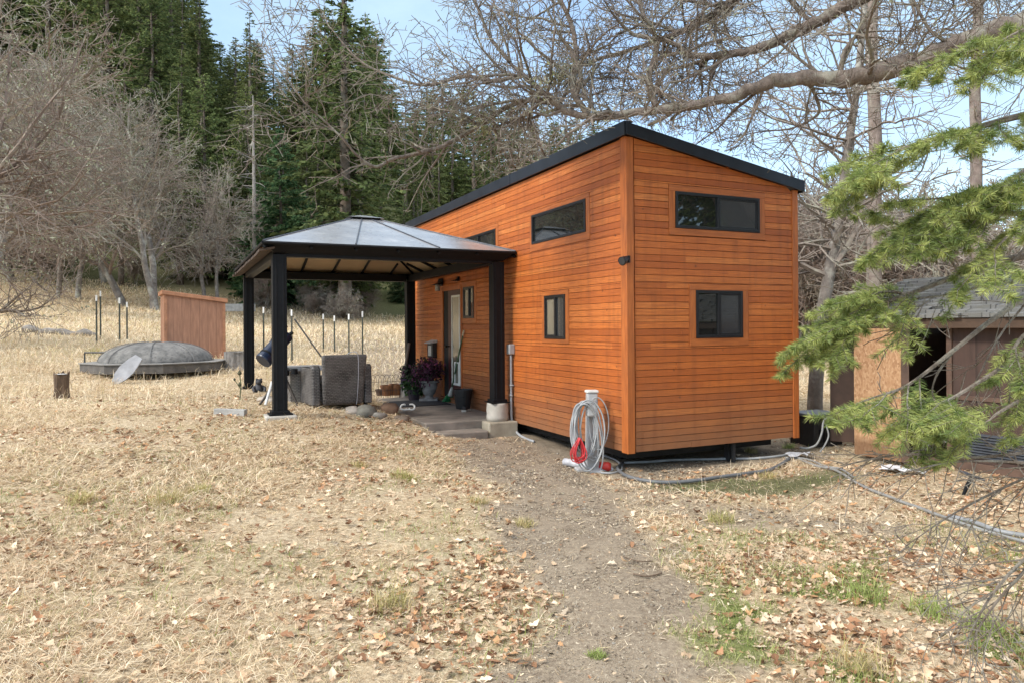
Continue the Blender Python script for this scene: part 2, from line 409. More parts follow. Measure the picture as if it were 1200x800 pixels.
def kp(x, y):
    p, m, g_, l = masks(x, y); return np.clip(1-p*1.05, .0, 1)*(1-.9*m)*(1-.25*sstep(1.0, 1.6, x)*sstep(9, 7, y))*~covered(x, y)
for (n, y0, y1, l0, l1, w_) in ((250000, 2.6, 6.0, .04, .16, .0015), (250000, 6, 10, .05, .18, .0025), (150000, 10, 16, .07, .22, .0045)):
    xm = y1*.76+2.4
    x, y = scatter(int(n*1.35), -xm, xm, y0, y1, kp); n = len(x)
    tall = sstep(.45, .72, fbm(x*.7, y*.7, 3))
    el = np.abs(RNG.normal(0, .24, n))+.02+tall*.3*(RNG.random(n) < .5)
    blades(b, x, y, RNG.uniform(l0, l1, n)*(.75+.5*tall), np.full(n, w_)*RNG.uniform(.6, 1.5, n), np.minimum(el, 1.45), RNG.uniform(.1, .9, n), pal(n, STRAW, [5, 4, 4, 2, 1]))
tag(b.build('dry_grass', GRASS, color=True), 'pale matted dry grass covering the near lawn', 'grass', kind='stuff')
b = MB()
x = RNG.uniform(-36, 26, 170000); y = 16+30*RNG.random(170000)**1.3
k = (np.abs(x) < y*.76+1) & ~covered(x, y) & (y < 47); x, y = x[k], y[k]; n = len(x)
big = y/16.0
blades(b, x, y, RNG.uniform(.10, .29, n)*np.sqrt(big), .006*big*RNG.uniform(.7, 1.4, n), RNG.uniform(.3, 1.2, n), RNG.uniform(.1, .8, n),
       pal(n, STRAW, [5, 4, 2, 1, 2])*(0.8+.4*fbm(x*.25, y*.25, 3))[:, None])
tag(b.build('meadow_grass', GRASS, color=True), 'long straw coloured grass over the sloping meadow behind', 'grass', kind='stuff')
b = MB(); n = 4500; x = RNG.uniform(-13, -3.4, n); y = RNG.uniform(10.5, 19, n); k = (fbm(x*.8, y*.8, 3) > .47) & (np.abs(x) < y*.76+.5); x, y = x[k], y[k]; n = len(x)
blades(b, x, y, RNG.uniform(.15, .42, n), RNG.uniform(.0025, .005, n), RNG.uniform(.7, 1.5, n), RNG.uniform(.2, .8, n), pal(n, STRAW, [4, 4, 2, 2, 2]))
tag(b.build('seed_grass', GRASS, color=True), 'taller wispy dry grass standing around the dome', 'grass', kind='stuff')
# green tufts
b = MB()
def kg(x, y):
    p, m, g_, l = masks(x, y); return np.clip(g_*.9+.5*m*.25, 0, 1)*~covered(x, y)
for (n, y0, y1) in ((140000, 2.6, 6), (80000, 6, 11)):
    xm = y1*.76+.5
    x, y = scatter(n, -xm, xm, y0, y1, kg); n = len(x)
    blades(b, x, y, RNG.uniform(.04, .12, n), RNG.uniform(.0012, .0024, n)*(1 if y1 < 7 else 1.5), RNG.uniform(.5, 1.45, n), RNG.uniform(.1, .7, n), pal(n, [(.24, .29, .08), (.34, .38, .13), (.44, .42, .19), (.16, .20, .07)], [3, 3, 2, 1]))
# single clumps
for (px, py, sz, cc) in ((470, 560, .16, 0), (235, 578, .14, 0), (560, 590, .13, 1), (460, 715, .2, 1), (95, 590, .18, 1), (845, 612, .17, 0), (1015, 705, .2, 2), (1010, 790, .2, 1), (195, 590, .2, 1), (420, 547, .12, 1), (130, 430, .3, 0), (110, 415, .3, 0), (700, 770, .06, 2), (1150, 740, .18, 2), (615, 617, .12, 1), (1090, 720, .2, 2), (480, 563, .14, 0), (900, 560, .14, 1), (925, 525, .12, 2), (880, 530, .12, 1)):
    p = og(px, py); n = int(170); a = RNG.uniform(0, 2*PI, n); r = sz*RNG.random(n)**.7*.7
    cl = [[(.30, .31, .09), (.48, .42, .18), (.60, .48, .26)], [(.46, .40, .17), (.62, .5, .28), (.3, .28, .1)], [(.30, .38, .11), (.38, .42, .15), (.22, .28, .08)]][cc]
    blades(b, p[0]+r*np.cos(a), p[1]+r*np.sin(a), RNG.uniform(.6, 1.4, n)*sz*.8, np.full(n, .0022), RNG.uniform(.6, 1.5, n), RNG.uniform(.1, .6, n), pal(n, cl, [2, 2, 1]))
tag(b.build('green_grass', GRASS, color=True), 'fresh green grass shoots in patches on the litter', 'grass', kind='stuff')
# tall stray stems by the moss patch
b = MB(); x = RNG.normal(2.5, .7, 90); y = RNG.normal(6.9, .45, 90)
blades(b, x, y, RNG.uniform(.12, .42, 90), np.full(90, .0016), RNG.uniform(.7, 1.5, 90), RNG.uniform(.1, .8, 90), pal(90, STRAW, [3, 4, 1, 0, 1]))
tag(b.build('grass_stems', GRASS, color=True), 'tall bleached grass stems beside the mossy bare patch', 'grass', kind='stuff')

LEAF = vcol('fallen_leaves', .75, .15, .2)
def leaves(b, x, y, S, C, lift=.004, shape=None):
    n = len(x); z = terrain(x, y)+lift+RNG.random(n)*.02
    st = np.array([0, .18, .34, .5, .66, .82, 1.0]); hw = np.array([.03, .13, .25, .15, .31, .16, .03])
    az = RNG.uniform(0, 2*PI, n); tilt = RNG.normal(0, .26, n); roll = RNG.normal(0, .34, n)
    f = np.stack([np.cos(az)*np.cos(tilt), np.sin(az)*np.cos(tilt), np.sin(tilt)], -1)
    s = np.stack([-np.sin(az), np.cos(az), np.zeros(n)], -1); up = np.cross(f, s)
    s2 = s*np.cos(roll)[:, None]+up*np.sin(roll)[:, None]; u2 = np.cross(f, s2)
    P = np.stack([x, y, z], -1); curl = RNG.normal(0, .5, n); fold = RNG.uniform(-.2, .7, n)
    V = []
    for k in range(7):
        t_ = st[k]-.5; j = 1+RNG.normal(0, .22, n)
        cpt = P+(f*t_+u2*(curl*t_*t_*1.6)[:, None])*S[:, None]
        V += [cpt-s2*(hw[k]*S*j)[:, None]+u2*(fold*hw[k]*S)[:, None], cpt, cpt+s2*(hw[k]*S*j)[:, None]+u2*(fold*hw[k]*S)[:, None]]
    V = np.stack(V, 1).reshape(-1, 3); o = np.arange(n)[:, None]*21
    Fs = []
    for k in range(6):
        a_ = k*3; Fs += [o+np.array([a_, a_+1, a_+4, a_+3]), o+np.array([a_+1, a_+2, a_+5, a_+4])]
    b.add(V, Fs, np.repeat(C, 21, axis=0))
LEAFC = [(.56, .40, .26), (.69, .56, .41), (.37, .20, .11), (.23, .12, .065), (.48, .28, .145), (.62, .47, .32)]
b = MB()
def kl(x, y):
    p, m, g_, l = masks(x, y); return np.clip(l*(1-.92*p)*(1-.97*m), 0.0, 1)*~covered(x, y)
for (n, y0, y1, s0, s1) in ((36000, 2.6, 5.2, .02, .075), (36000, 5.2, 8.5, .022, .08), (20000, 8.5, 12, .03, .085)):
    xm = y1*.76+2.4
    x, y = scatter(int(n*1.15), -xm, xm, y0, y1, kl); n = len(x)
    leaves(b, x, y, s0+(s1*1.12-s0)*RNG.random(n)**2, pal(n, LEAFC, [5, 3, 4, 2.4, 1.8, 3.4], .2))
tag(b.build('fallen_leaves', LEAF, color=True), 'curled tan and brown oak leaves strewn over the ground', 'leaves', kind='stuff')
# grit and wood chips of the path
GRIT = vcol('grit', .95, 0, .2)
b = MB()
def kgr(x, y):
    p, m, g_, l = masks(x, y); return p*~covered(x, y)
for (n, y0, y1, s) in ((100000, 2.6, 6, .0048), (90000, 6, 10.8, .0075)):
    xm = min(y1*.76+.5, 4.2)
    x, y = scatter(n, -xm*.5, xm, y0, y1, kgr); n = len(x); z = terrain(x, y)+.001
    sz = s*RNG.uniform(.4, 1.6, n)*(1+1.5*(RNG.random(n) < .03)); P = np.stack([x, y, z], -1)
    D = RNG.normal(0, 1, (n, 4, 3)); D /= np.linalg.norm(D, axis=2)[..., None]; D[..., 2] *= .6
    D *= (sz[:, None]*RNG.uniform(.6, 1.7, (n, 4)))[..., None]
    V = (P[:, None]+D).reshape(-1, 3); o = np.arange(n)[:, None]*4
    b.add(V, [o+np.array(q) for q in ([0, 1, 2], [0, 3, 1], [1, 3, 2], [2, 3, 0])], np.repeat(pal(n, [(.37, .305, .225), (.24, .19, .14), (.48, .41, .31), (.13, .10, .075), (.30, .275, .235)], [5, 4, 2, 2, 2], .15), 4, axis=0))
x, y = scatter(26000, -3, 4.5, 2.6, 10.8, kgr); n = len(x)
bl_ = MB(); blades(bl_, x, y, RNG.uniform(.012, .07, n), RNG.uniform(.0008, .0022, n)*np.clip(y/5, .8, 2), RNG.uniform(.0, .25, n), RNG.uniform(.2, .9, n), pal(n, STRAW+[(.2, .14, .09)], [3, 3, 3, 3, 1, 3], .2), bury=-.004)
tag(bl_.build('path_straw', GRASS, color=True), 'short straw bits and needles lying on the path', 'straw', kind='stuff')
tag(b.build('path_gravel', GRIT, color=True), 'brown grey grit and wood chips covering the bare path', 'gravel', kind='stuff')
# ------------------------------------------------------------------ house
HW, HL, PITCH = 2.60, 8.45, .078
def roofz(x): return 3.86-.165*x
def siding_mat(name, tint=(1, 1, 1)):
    t = NT(name); v = t.coord('Object'); sx = t.n('ShaderNodeSeparateXYZ'); t.l(v, sx.inputs[0])
    al = t.math('ADD', sx.outputs[0], sx.outputs[1])
    row = t.math('FLOOR', t.math('DIVIDE', t.math('SUBTRACT', sx.outputs[2], .23), PITCH))
    wn0 = t.n('ShaderNodeTexWhiteNoise', noise_dimensions='1D'); t.l(row, wn0.inputs['W'])
    seg = t.math('FLOOR', t.math('ADD', t.math('MULTIPLY', al, .23), t.math('MULTIPLY', wn0.outputs['Value'], 9.3)))
    cb = t.n('ShaderNodeCombineXYZ'); t.l(row, cb.inputs[0]); t.l(seg, cb.inputs[1])
    wn = t.n('ShaderNodeTexWhiteNoise', noise_dimensions='3D'); t.l(cb.outputs[0], wn.inputs['Vector'])
    base = t.ramp(wn.outputs['Value'], [(0, (.42, .106, .02)), (.3, (.55, .149, .028)), (.65, (.63, .182, .036)), (1, (.72, .245, .06))])
    mp = t.n('ShaderNodeMapping'); mp.inputs['Scale'].default_value = (3, 3, 75); t.l(v, mp.inputs['Vector'])
    off = t.n('ShaderNodeVectorMath', operation='ADD'); t.l(mp.outputs[0], off.inputs[0]); t.l(wn.outputs['Color'], off.inputs[1])
    gr = t.noise(off.outputs[0], 1.4, 6, .65)
    c = t.mix(t.ramp(gr.outputs['Fac'], [(.35, 0), (.68, .75)]), base, (.26, .062, .015))
    bl = t.noise(v, 2.3, 5, .6)
    c = t.mix(t.ramp(bl.outputs['Fac'], [(.45, .0), (.72, .34)]), c, (.36, .09, .021))
    # knots
    vo = t.n('ShaderNodeTexVoronoi'); vo.inputs['Scale'].default_value = 3.4; t.l(v, vo.inputs['Vector'])
    c = t.mix(t.ramp(vo.outputs['Distance'], [(.03, .8), (.07, 0)]), c, (.09, .028, .012))
    # grey brown weathering along the lowest boards, ragged edge
    wz = t.math('ADD', sx.outputs[2], t.math('MULTIPLY', bl.outputs['Fac'], -.55))
    c = t.mix(t.ramp(wz, [(.0, .78), (.75, 0)]), c, (.21, .105, .055))
    st = t.noise(t.coord('Object', (6, 6, .6)), 1.5, 4, .6)
    c = t.mix(t.ramp(st.outputs['Fac'], [(.5, 0), (.72, .34)]), c, (.14, .04, .014))
    t.set(Base_Color=c, Roughness=t.ramp(gr.outputs['Fac'], [(.3, .36), (.7, .6)])); t.b.inputs['Specular IOR Level'].default_value = .45
    t.bump(gr.outputs['Fac'], .25, .004); return t.m
SIDING = siding_mat('stained_wood_siding')
def trim_mat(name, stretch):
    t = NT(name); v = t.coord('Object', stretch); n_ = t.noise(v, 2.2, 6, .65); n2 = t.noise(t.coord('Object'), 3, 4)
    c = t.ramp(n_.outputs['Fac'], [(.3, (.30, .082, .019)), (.55, (.46, .13, .028)), (.75, (.56, .185, .046))])
    c = t.mix(t.ramp(n2.outputs['Fac'], [(.45, 0), (.7, .4)]), c, (.24, .075, .025))
    t.set(Base_Color=c, Roughness=.5); t.bump(n_.outputs['Fac'], .2, .004); return t.m
TRIM_V = trim_mat('stained_trim_upright', (14, 14, 1.2)); TRIM_H = trim_mat('stained_trim_level', (1.2, 1.2, 16))
SHEATH = simple('dark_sheathing', (.17, .052, .015), .9)
METAL = simple('dark_fascia_metal', (.022, .028, .040), .38, .3, 3, .05, metal=.2)
ROOFM = simple('roof_metal', (.035, .04, .05), .4, metal=.3)
BLACKF = simple('black_vinyl_frame', (.012, .012, .014), .35, .2, 20, .03)
CHASSIS = simple('black_chassis', (.012, .012, .012), .8)
def glass_mat(name, c, r=.02, wav=.0):
    t = NT(name); n_ = t.noise(t.coord('Object'), 1.3, 2, .5); t.set(Base_Color=c, Roughness=r); t.b.inputs['Specular IOR Level'].default_value = .9
    t.b.inputs['Coat Weight'].default_value = .6; t.b.inputs['Coat Roughness'].default_value = .02
    t.bump(n_.outputs['Fac'], .04, .02); return t.m
GLASS = glass_mat('dark_window_glass', (.012, .014, .014)); GLASS2 = glass_mat('window_glass_with_curtain', (.16, .145, .11), .08)
GLASS3 = glass_mat('screened_window_glass', (.035, .037, .04), .22)

house = empty('tiny_house', (C0[0], C0[1], 0), TH, 'orange stained wooden tiny house with black windows and a slanted dark roof edge', 'tiny house')
LONG_OPEN = [(.78, 2.45, 2.74, 3.33), (1.32, 2.09, 1.44, 2.16), (3.58, 5.26, 2.73, 3.33), (4.52, 5.24, 1.73, 2.48), (5.22, 6.30, .37, 2.44)]
END_OPEN = [(.57, 2.06, 2.73, 3.33), (.86, 1.78, 1.42, 2.17)]
def intervals(a, b, holes):
    out = [(a, b)]
    for h0, h1 in holes:
        nw = []
        for s0, s1 in out:
            if h1 <= s0 or h0 >= s1: nw.append((s0, s1)); continue
            if h0 > s0: nw.append((s0, h0))
            if h1 < s1: nw.append((h1, s1))
        out = nw
    return out
def boards(mb, a0, a1, holes, put, top=None, rng=np.random.default_rng(3)):
    z = .23
    while z < 3.9:
        zb, zt = z+.0008, z+PITCH-.001
        if top is None and zt > 3.84: break
        edges = sorted({zb, zt} | {e_ for h in holes for e_ in (h[2], h[3]) if zb+.006 < e_ < zt-.006})
        jt = rng.uniform(0, 2.4); zrow = (zb, zt)
        for (zb, zt), (s0, s1) in [(bz, iv) for bz in zip(edges[:-1], edges[1:]) for iv in intervals(a0, a1, [(h[0], h[1]) for h in holes if h[2] < bz[1]-.004 and h[3] > bz[0]+.004])]:
            cuts = [s0]+[x for x in np.arange(a0+jt, a1, 2.44) if s0+.1 < x < s1-.1]+[s1]
            for u0, u1 in zip(cuts[:-1], cuts[1:]):
                ub, ut = u1-.0015, u1-.0015
                if top is not None:
                    ub = min(ub, top(zb)); ut = min(ut, top(zt))
                    if ub <= u0+.01: continue
                    ut = max(ut, u0+.002)
                p = rng.normal(0, .0008)
                for (d0, d1, q0, q1) in ((0, .018+p, zb, zt),):
                    P = [put(u0, 0, q0), put(ub, 0, q0), put(ub, d1, q0+.004), put(u0, d1, q0+.0015), put(u0, 0, q1), put(ut, 0, q1), put(ut, d1-.002, q1-.0014), put(u0, d1-.002, q1-.0014)]
                    mb.add(P, [[(0,1,2,3),(4,7,6,5),(0,4,5,1),(1,5,6,2),(2,6,7,3),(3,7,4,0)]])
        z += PITCH
b = MB(); boards(b, .09, HL-.09, LONG_OPEN, lambda u, d, z: (-d, u, z)); b.build('long_wall', SIDING, house)
b = MB(); boards(b, .09, HW-.07, END_OPEN, lambda u, d, z: (u, -d, z), top=lambda z: (3.83-z)/.165); b.build('end_wall', SIDING, house)
# solid core behind the boards
b = MB(); b.hexa([(.006,.006,.232),(HW-.01,.006,.232),(HW-.01,HL,.232),(.006,HL,.232),(.006,.006,3.80),(HW-.01,.006,3.80-.165*HW),(HW-.01,HL,3.80-.165*HW),(.006,HL,3.80)]); b.build('wall_core', SHEATH, house)
# corner boards
b = MB(); b.box((-.026, .0, .22), (-.002, .10, 3.83)); b.box((-.026, -.028, .22), (.072, -.002, 3.82)); b.build('corner_trim', TRIM_V, house, bevel=.003)
b = MB(); b.box((HW-.085, -.028, .22), (HW+.01, -.002, 3.40)); b.build('corner_trim', TRIM_V, house, bevel=.003)
b = MB(); b.box((-.026, HL-.10, .22), (-.002, HL, 3.83)); b.build('corner_trim', TRIM_V, house, bevel=.003)
# roof and fascia
rf = None
b = MB(); e = .05
b.hexa([(-e,-e,roofz(-e)),(HW+.06,-e,roofz(HW+.06)),(HW+.06,HL+e,roofz(HW+.06)),(-e,HL+e,roofz(-e)),(-e,-e,roofz(-e)+.10),(HW+.06,-e,roofz(HW+.06)+.10),(HW+.06,HL+e,roofz(HW+.06)+.10),(-e,HL+e,roofz(-e)+.10)])
rf = b.build('roof', ROOFM, house)
for y0, y1 in ((-.06, 3.0), (3.012, HL+.06)):
    b = MB(); b.box((-.075, y0, 3.825), (-.052, y1, 3.985)); b.box((-.0515, y0, 3.975), (.05, y1, 3.99)); b.build('fascia', METAL, rf, bevel=.004)
b = MB(); x1 = HW+.085
b.hexa([(-.05,-.078,roofz(-.05)-.035),(x1,-.078,roofz(x1)-.035),(x1,-.053,roofz(x1)-.035),(-.05,-.053,roofz(-.05)-.035),(-.05,-.078,roofz(-.05)+.105),(x1,-.078,roofz(x1)+.105),(x1,-.053,roofz(x1)+.105),(-.05,-.053,roofz(-.05)+.105)])
b.build('fascia', METAL, rf, bevel=.004)
b = MB(); b.box((HW+.062, -.05, roofz(HW)-.06), (HW+.084, HL, roofz(HW)+.07)); b.build('fascia', METAL, rf, bevel=.004)
def window(put, u0, u1, z0, z1, tr, mull=None, mats=(GLASS, GLASS), trim=True):
    """put(u,d,z): wall coordinate, distance out of the wall, height"""
    def bx(mb, ua, ub, d0, d1, za, zb):
        P = [put(*q) for q in ((ua,d0,za),(ub,d0,za),(ub,d1,za),(ua,d1,za),(ua,d0,zb),(ub,d0,zb),(ub,d1,zb),(ua,d1,zb))]
        mb.hexa(P)
    f = .035
    b = MB(); bx(b, u0, u0+f, -.02, .032, z0, z1); bx(b, u1-f, u1, -.02, .032, z0, z1); bx(b, u0+f, u1-f, -.02, .0318, z0, z0+f); bx(b, u0+f, u1-f, -.02, .0318, z1-f, z1)
    fr = b.build('window', BLACKF, house, bevel=.003)
    ms = [u0+f]+([mull] if mull else [])+[u1-f]
    if mull:
        b = MB(); bx(b, mull-.022, mull+.022, -.02, .0285, z0+f, z1-f)
        bx(b, mull+.022, u1-f, -.01, .022, z0+f, z0+f+.02); bx(b, mull+.022, u1-f, -.01, .022, z1-f-.02, z1-f); bx(b, u1-f-.02, u1-f, -.01, .022, z0+f+.02, z1-f-.02)
        b.build('sash', BLACKF, fr, bevel=.002)
    for k in range(len(ms)-1):
        b = MB(); d = .006 if k == 0 else .012; bx(b, ms[k], ms[k+1], -.012, d, z0+f, z1-f); b.build('pane', mats[k], fr)
    if trim:
        a0, a1, c0, c1 = tr
        for q in ((a0, a1, -.01, .0235, c0, z0-.002), (a0, a1, -.01, .0235, z1+.002, c1)): b = MB(); bx(b, *q); b.build('trim', TRIM_H, fr, bevel=.003)
        for q in ((a0, u0-.002, -.01, .0215, z0-.002, z1+.002), (u1+.002, a1, -.01, .0215, z0-.002, z1+.002)): b = MB(); bx(b, *q); b.build('trim', TRIM_V, fr, bevel=.003)
    return fr
PL = lambda u, d, z: (-d, u, z)
PE = lambda u, d, z: (u, -d, z)
window(PL, .88, 2.38, 2.85, 3.265, (.785, 2.445, 2.745, 3.325))
window(PL, 1.42, 2.00, 1.505, 2.095, (1.325, 2.085, 1.445, 2.155), 1.70, (GLASS3, GLASS2))
window(PL, 3.68, 5.16, 2.83, 3.245, (3.585, 5.255, 2.735, 3.325), 4.42)
window(PL, 4.63, 5.13, 1.83, 2.38, (4.53, 5.215, 1.735, 2.475), 4.87, (GLASS, GLASS2))
window(PE, .665, 1.965, 2.82, 3.25, (.575, 2.055, 2.735, 3.325), 1.315, (GLASS, GLASS3))
window(PE, .96, 1.68, 1.52, 2.09, (.865, 1.775, 1.425, 2.165), 1.315, (GLASS, GLASS3))
# door
DOORM = simple('dark_red_door_paint', (.055, .010, .009), .4, .2, 6, .05); WHITEF = simple('white_door_light_frame', (.72, .72, .68), .5, .08)
b = MB(); b.box((-.02, 5.25, .40), (.03, 5.93, 2.36)); dr = b.build('door', DOORM, house, bevel=.003)
b = MB()
for q in ((5.29, 5.325, .62, 2.26), (5.685, 5.72, .62, 2.26), (5.325, 5.685, .62, .655), (5.325, 5.685, 2.225, 2.26)): b.box((-.034, q[0], q[2]), (-.016, q[1], q[3]))
b.build('window_frame', WHITEF, dr, bevel=.003)
b = MB(); b.box((-.026, 5.325, .655), (-.01, 5.685, 2.225)); b.build('pane', GLASS2, dr)
b = MB()
for q in ((5.32, 5.345, .64, 1.05), (5.515, 5.54, .64, 1.05), (5.345, 5.515, .64, .665), (5.345, 5.515, 1.025, 1.05)): b.box((-.05, q[0], q[2]), (-.03, q[1], q[3]))
b.build('pet_door', WHITEF, dr, bevel=.003)
b = MB(); b.lathe([(.012, 0), (.012, .05), (.028, .06), (.03, .08), (.015, .095)], 12, Matrix.Translation((-.02, 5.86, 1.32)) @ Matrix.Rotation(-PI/2, 4, 'Y')); b.build('handle', simple('dark_brass', (.05, .035, .02), .35, metal=.8), dr, smooth=True)
b = MB(); b.box((-.006, 5.935, .37), (.02, 6.29, 2.43)); b.build('door_jamb', CHASSIS, house)
b = MB(); b.box((-.035, 6.20, .36), (-.004, 6.30, 2.44)); b.box((-.035, 5.22, 2.362), (-.004, 6.198, 2.44)); b.box((-.034, 5.20, .36), (-.004, 5.247, 2.36)); b.build('door_frame', TRIM_V, house, bevel=.003)
b = MB(); b.box((-.05, 5.2, .35), (.0, 6.3, .369)); b.build('door_sill', SHEATH, house)
# lamps, meter, conduit on the wall
LAMPM = simple('black_lamp_metal', (.015, .015, .017), .4, metal=.4); LENS = simple('pale_lamp_lens', (.30, .30, .29), .2)
b = MB(); b.box((-.05, -.10, 2.38), (-.026, -.02, 2.46)); M_ = TR(-.10, -.09, 2.41, 0, R(-112), R(20)); b.lathe([(.02, -.08), (.028, -.05), (.045, .0), (.052, .05), (.047, .052)], 14, M_)
b.tube([(-.03, -.06, 2.42), (-.07, -.07, 2.42)], .012, 6); s_ = b.build('security_light', LAMPM, house, smooth=False)
b = MB(); b.lathe([(.043, .0), (.04, .005)], 14, TR(-.10, -.09, 2.41, 0, R(-112), R(20)) @ Matrix.Translation((0, 0, .05))); b.build('lens', simple('smoked_lens', (.04, .04, .042), .6), s_)
b = MB(); b.box((-.04, 6.22, 2.47), (-.004, 6.34, 2.55)); b.hexa([(-.20,6.12,2.49),(-.04,6.12,2.49),(-.04,6.44,2.49),(-.20,6.44,2.49),(-.06,6.14,2.54),(-.04,6.14,2.62),(-.04,6.42,2.62),(-.06,6.42,2.54)])
dl = b.build('door_lamp', LAMPM, house, bevel=.003)
b = MB(); b.lathe([(.05, 0), (.05, .10), (.03, .13)], 12, TR(-.13, 6.2, 2.37)); b.build('lamp_shade', LENS, dl, smooth=True)
b = MB(); b.hexa([(-.16,5.30,2.51),(-.02,5.30,2.51),(-.02,5.42,2.51),(-.16,5.42,2.51),(-.05,5.31,2.55),(-.02,5.31,2.60),(-.02,5.41,2.60),(-.05,5.41,2.55)]); b.build('door_lamp', LAMPM, house, bevel=.003)
b = MB(); b.box((-.11, 6.58, 1.08), (-.02, 6.92, 1.38)); mb_ = b.build('letter_box', simple('black_letter_box', (.012, .012, .013), .5), house, bevel=.006)
b = MB(); b.hexa([(-.17,6.56,1.36),(-.015,6.56,1.38),(-.015,6.94,1.38),(-.17,6.94,1.36),(-.16,6.56,1.375),(-.015,6.56,1.43),(-.015,6.94,1.43),(-.16,6.94,1.375)]); b.box((-.116, 6.66, 1.12), (-.111, 6.84, 1.32)); b.build('lid', simple('pale_metal_lid', (.45, .43, .40), .5), mb_)
CONDM = simple('grey_conduit', (.36, .37, .38), .45, .1)
b = MB(); b.box((-.11, 2.98, 1.26), (-.02, 3.10, 1.41)); cb_ = b.build('junction_box', CONDM, house, bevel=.012)
b = MB(); b.tube(spline([(-.06, 3.04, 1.27), (-.06, 3.04, .8), (-.06, 3.04, .36), (-.055, 3.0, .2), (-.05, 2.85, .09), (-.05, 2.6, .05), (-.05, 2.3, .04)], 5), .019, 10); b.lathe([(.026, 0), (.026, .03)], 10, TR(-.06, 3.04, .62)); b.box((-.085, 3.01, .78), (-.02, 3.07, .80)); b.build('conduit', CONDM, cb_, smooth=True)
# trailer frame and jacks beneath
b = MB(); b.box((.18, .30, .10), (HW-.15, .36, .225)); b.box((.5, .9, -.05), (.7, 1.1, .22)); b.box((1.9, .9, -.05), (2.1, 1.1, .22)); b.box((.18, .361, .10), (.26, HL-.1, .225)); b.box((HW-.30, .361, .10), (HW-.22, HL-.1, .225)); b.box((.261, 2.5, .05), (HW-.301, 2.56, .22)); b.build('chassis', CHASSIS, house)
b = MB(); b.box((1.58, .13, -.02), (1.66, .22, .22)); b.tube([(1.615, .09, -.03), (1.615, .09, .2)], .03, 8); b.build('support_jack', simple('dull_black_jack', (.02, .02, .022), .6), house)

# ------------------------------------------------------------------ gazebo
GAZ = empty('gazebo', (G0[0], G0[1], 0), TH, 'black metal gazebo with a hipped polycarbonate roof over the patio', 'gazebo')
BLK = simple('black_powder_coat', (.006, .0066, .0085), .55, .25, 14, .05, spec=.22)
def roof_mat():
    t = NT('dull_metal_roof'); v = t.coord('Object'); n1 = t.noise(v, 2.4, 6, .7); n2 = t.noise(v, 14, 5, .65)
    c = t.ramp(n1.outputs['Fac'], [(.32, (.22, .222, .228)), (.55, (.29, .29, .292)), (.7, (.42, .41, .40))])
    c = t.mix(t.ramp(n2.outputs['Fac'], [(.56, 0), (.72, .5)]), c, (.12, .09, .07))
    t.set(Base_Color=c, Roughness=.22, Metallic=.15); t.b.inputs['Specular IOR Level'].default_value = .7; t.bump(n2.outputs['Fac'], .06, .006); return t.m
GROOF = roof_mat(); TAN = simple('tan_ceiling_panel', (.74, .62, .45), .6, .1, 2, .03)
# the underside panels let daylight through
t = MATS['tan_ceiling_panel']
nt = t.node_tree; tr = nt.nodes.new('ShaderNodeBsdfTranslucent'); tr.inputs[0].default_value = (.8, .66, .46, 1); mxs = nt.nodes.new('ShaderNodeMixShader'); mxs.inputs[0].default_value = .6
pb = nt.nodes['Principled BSDF']; nt.links.new(pb.outputs[0], mxs.inputs[1]); nt.links.new(tr.outputs[0], mxs.inputs[2]); nt.links.new(mxs.outputs[0], nt.nodes['Material Output'].inputs['Surface'])
GX, GY, PT = -3.16, 4.46, 2.65
pt_ = .09
for (cx, cy) in ((0, 0), (GX, 0), (0, GY), (GX, GY)):
    b = MB(); b.box((cx-pt_, cy-pt_, GZ+.02), (cx+pt_, cy+pt_, PT))
    for s in (-1, 1): b.box((cx+s*.045-.012, cy-pt_-.008, GZ+.03), (cx+s*.045+.012, cy-pt_+.0, PT-.02))
    po = b.build('post', BLK, GAZ, bevel=.006)
    b = MB(); b.box((cx-.15, cy-.15, GZ), (cx+.15, cy+.15, GZ+.018)); b.box((cx-.115, cy-.115, GZ+.018), (cx+.115, cy+.115, GZ+.055)); b.build('base_plate', BLK, po, bevel=.005)
# beams
for nm, lo, hi in (('beam', (GX+pt_, -.06, 2.62), (-pt_, .06, 2.76)), ('beam', (GX+pt_, GY-.06, 2.62), (-pt_, GY+.06, 2.76)), ('beam', (GX-.06, pt_, 2.62), (GX+.06, GY-pt_, 2.76)), ('beam', (-.06, pt_, 2.62), (.06, GY-pt_, 2.76))):
    b = MB(); b.box(lo, hi); b.build(nm, BLK, GAZ, bevel=.004)
ov = .22; ZE = 2.785; ZP = 3.46
ex0, ex1, ey0, ey1 = GX-ov, ov, -ov, GY+ov
cx, cy = GX/2+.06, GY/2; k0, k1 = .23, .32
eave = [(ex0, ey0), (ex1, ey0), (ex1, ey1), (ex0, ey1)]; topq = [(cx-k0, cy-k1), (cx+k0, cy-k1), (cx+k0, cy+k1), (cx-k0, cy+k1)]
def lerp(a, b_, t): return tuple(a[i]+(b_[i]-a[i])*t for i in range(len(a)))
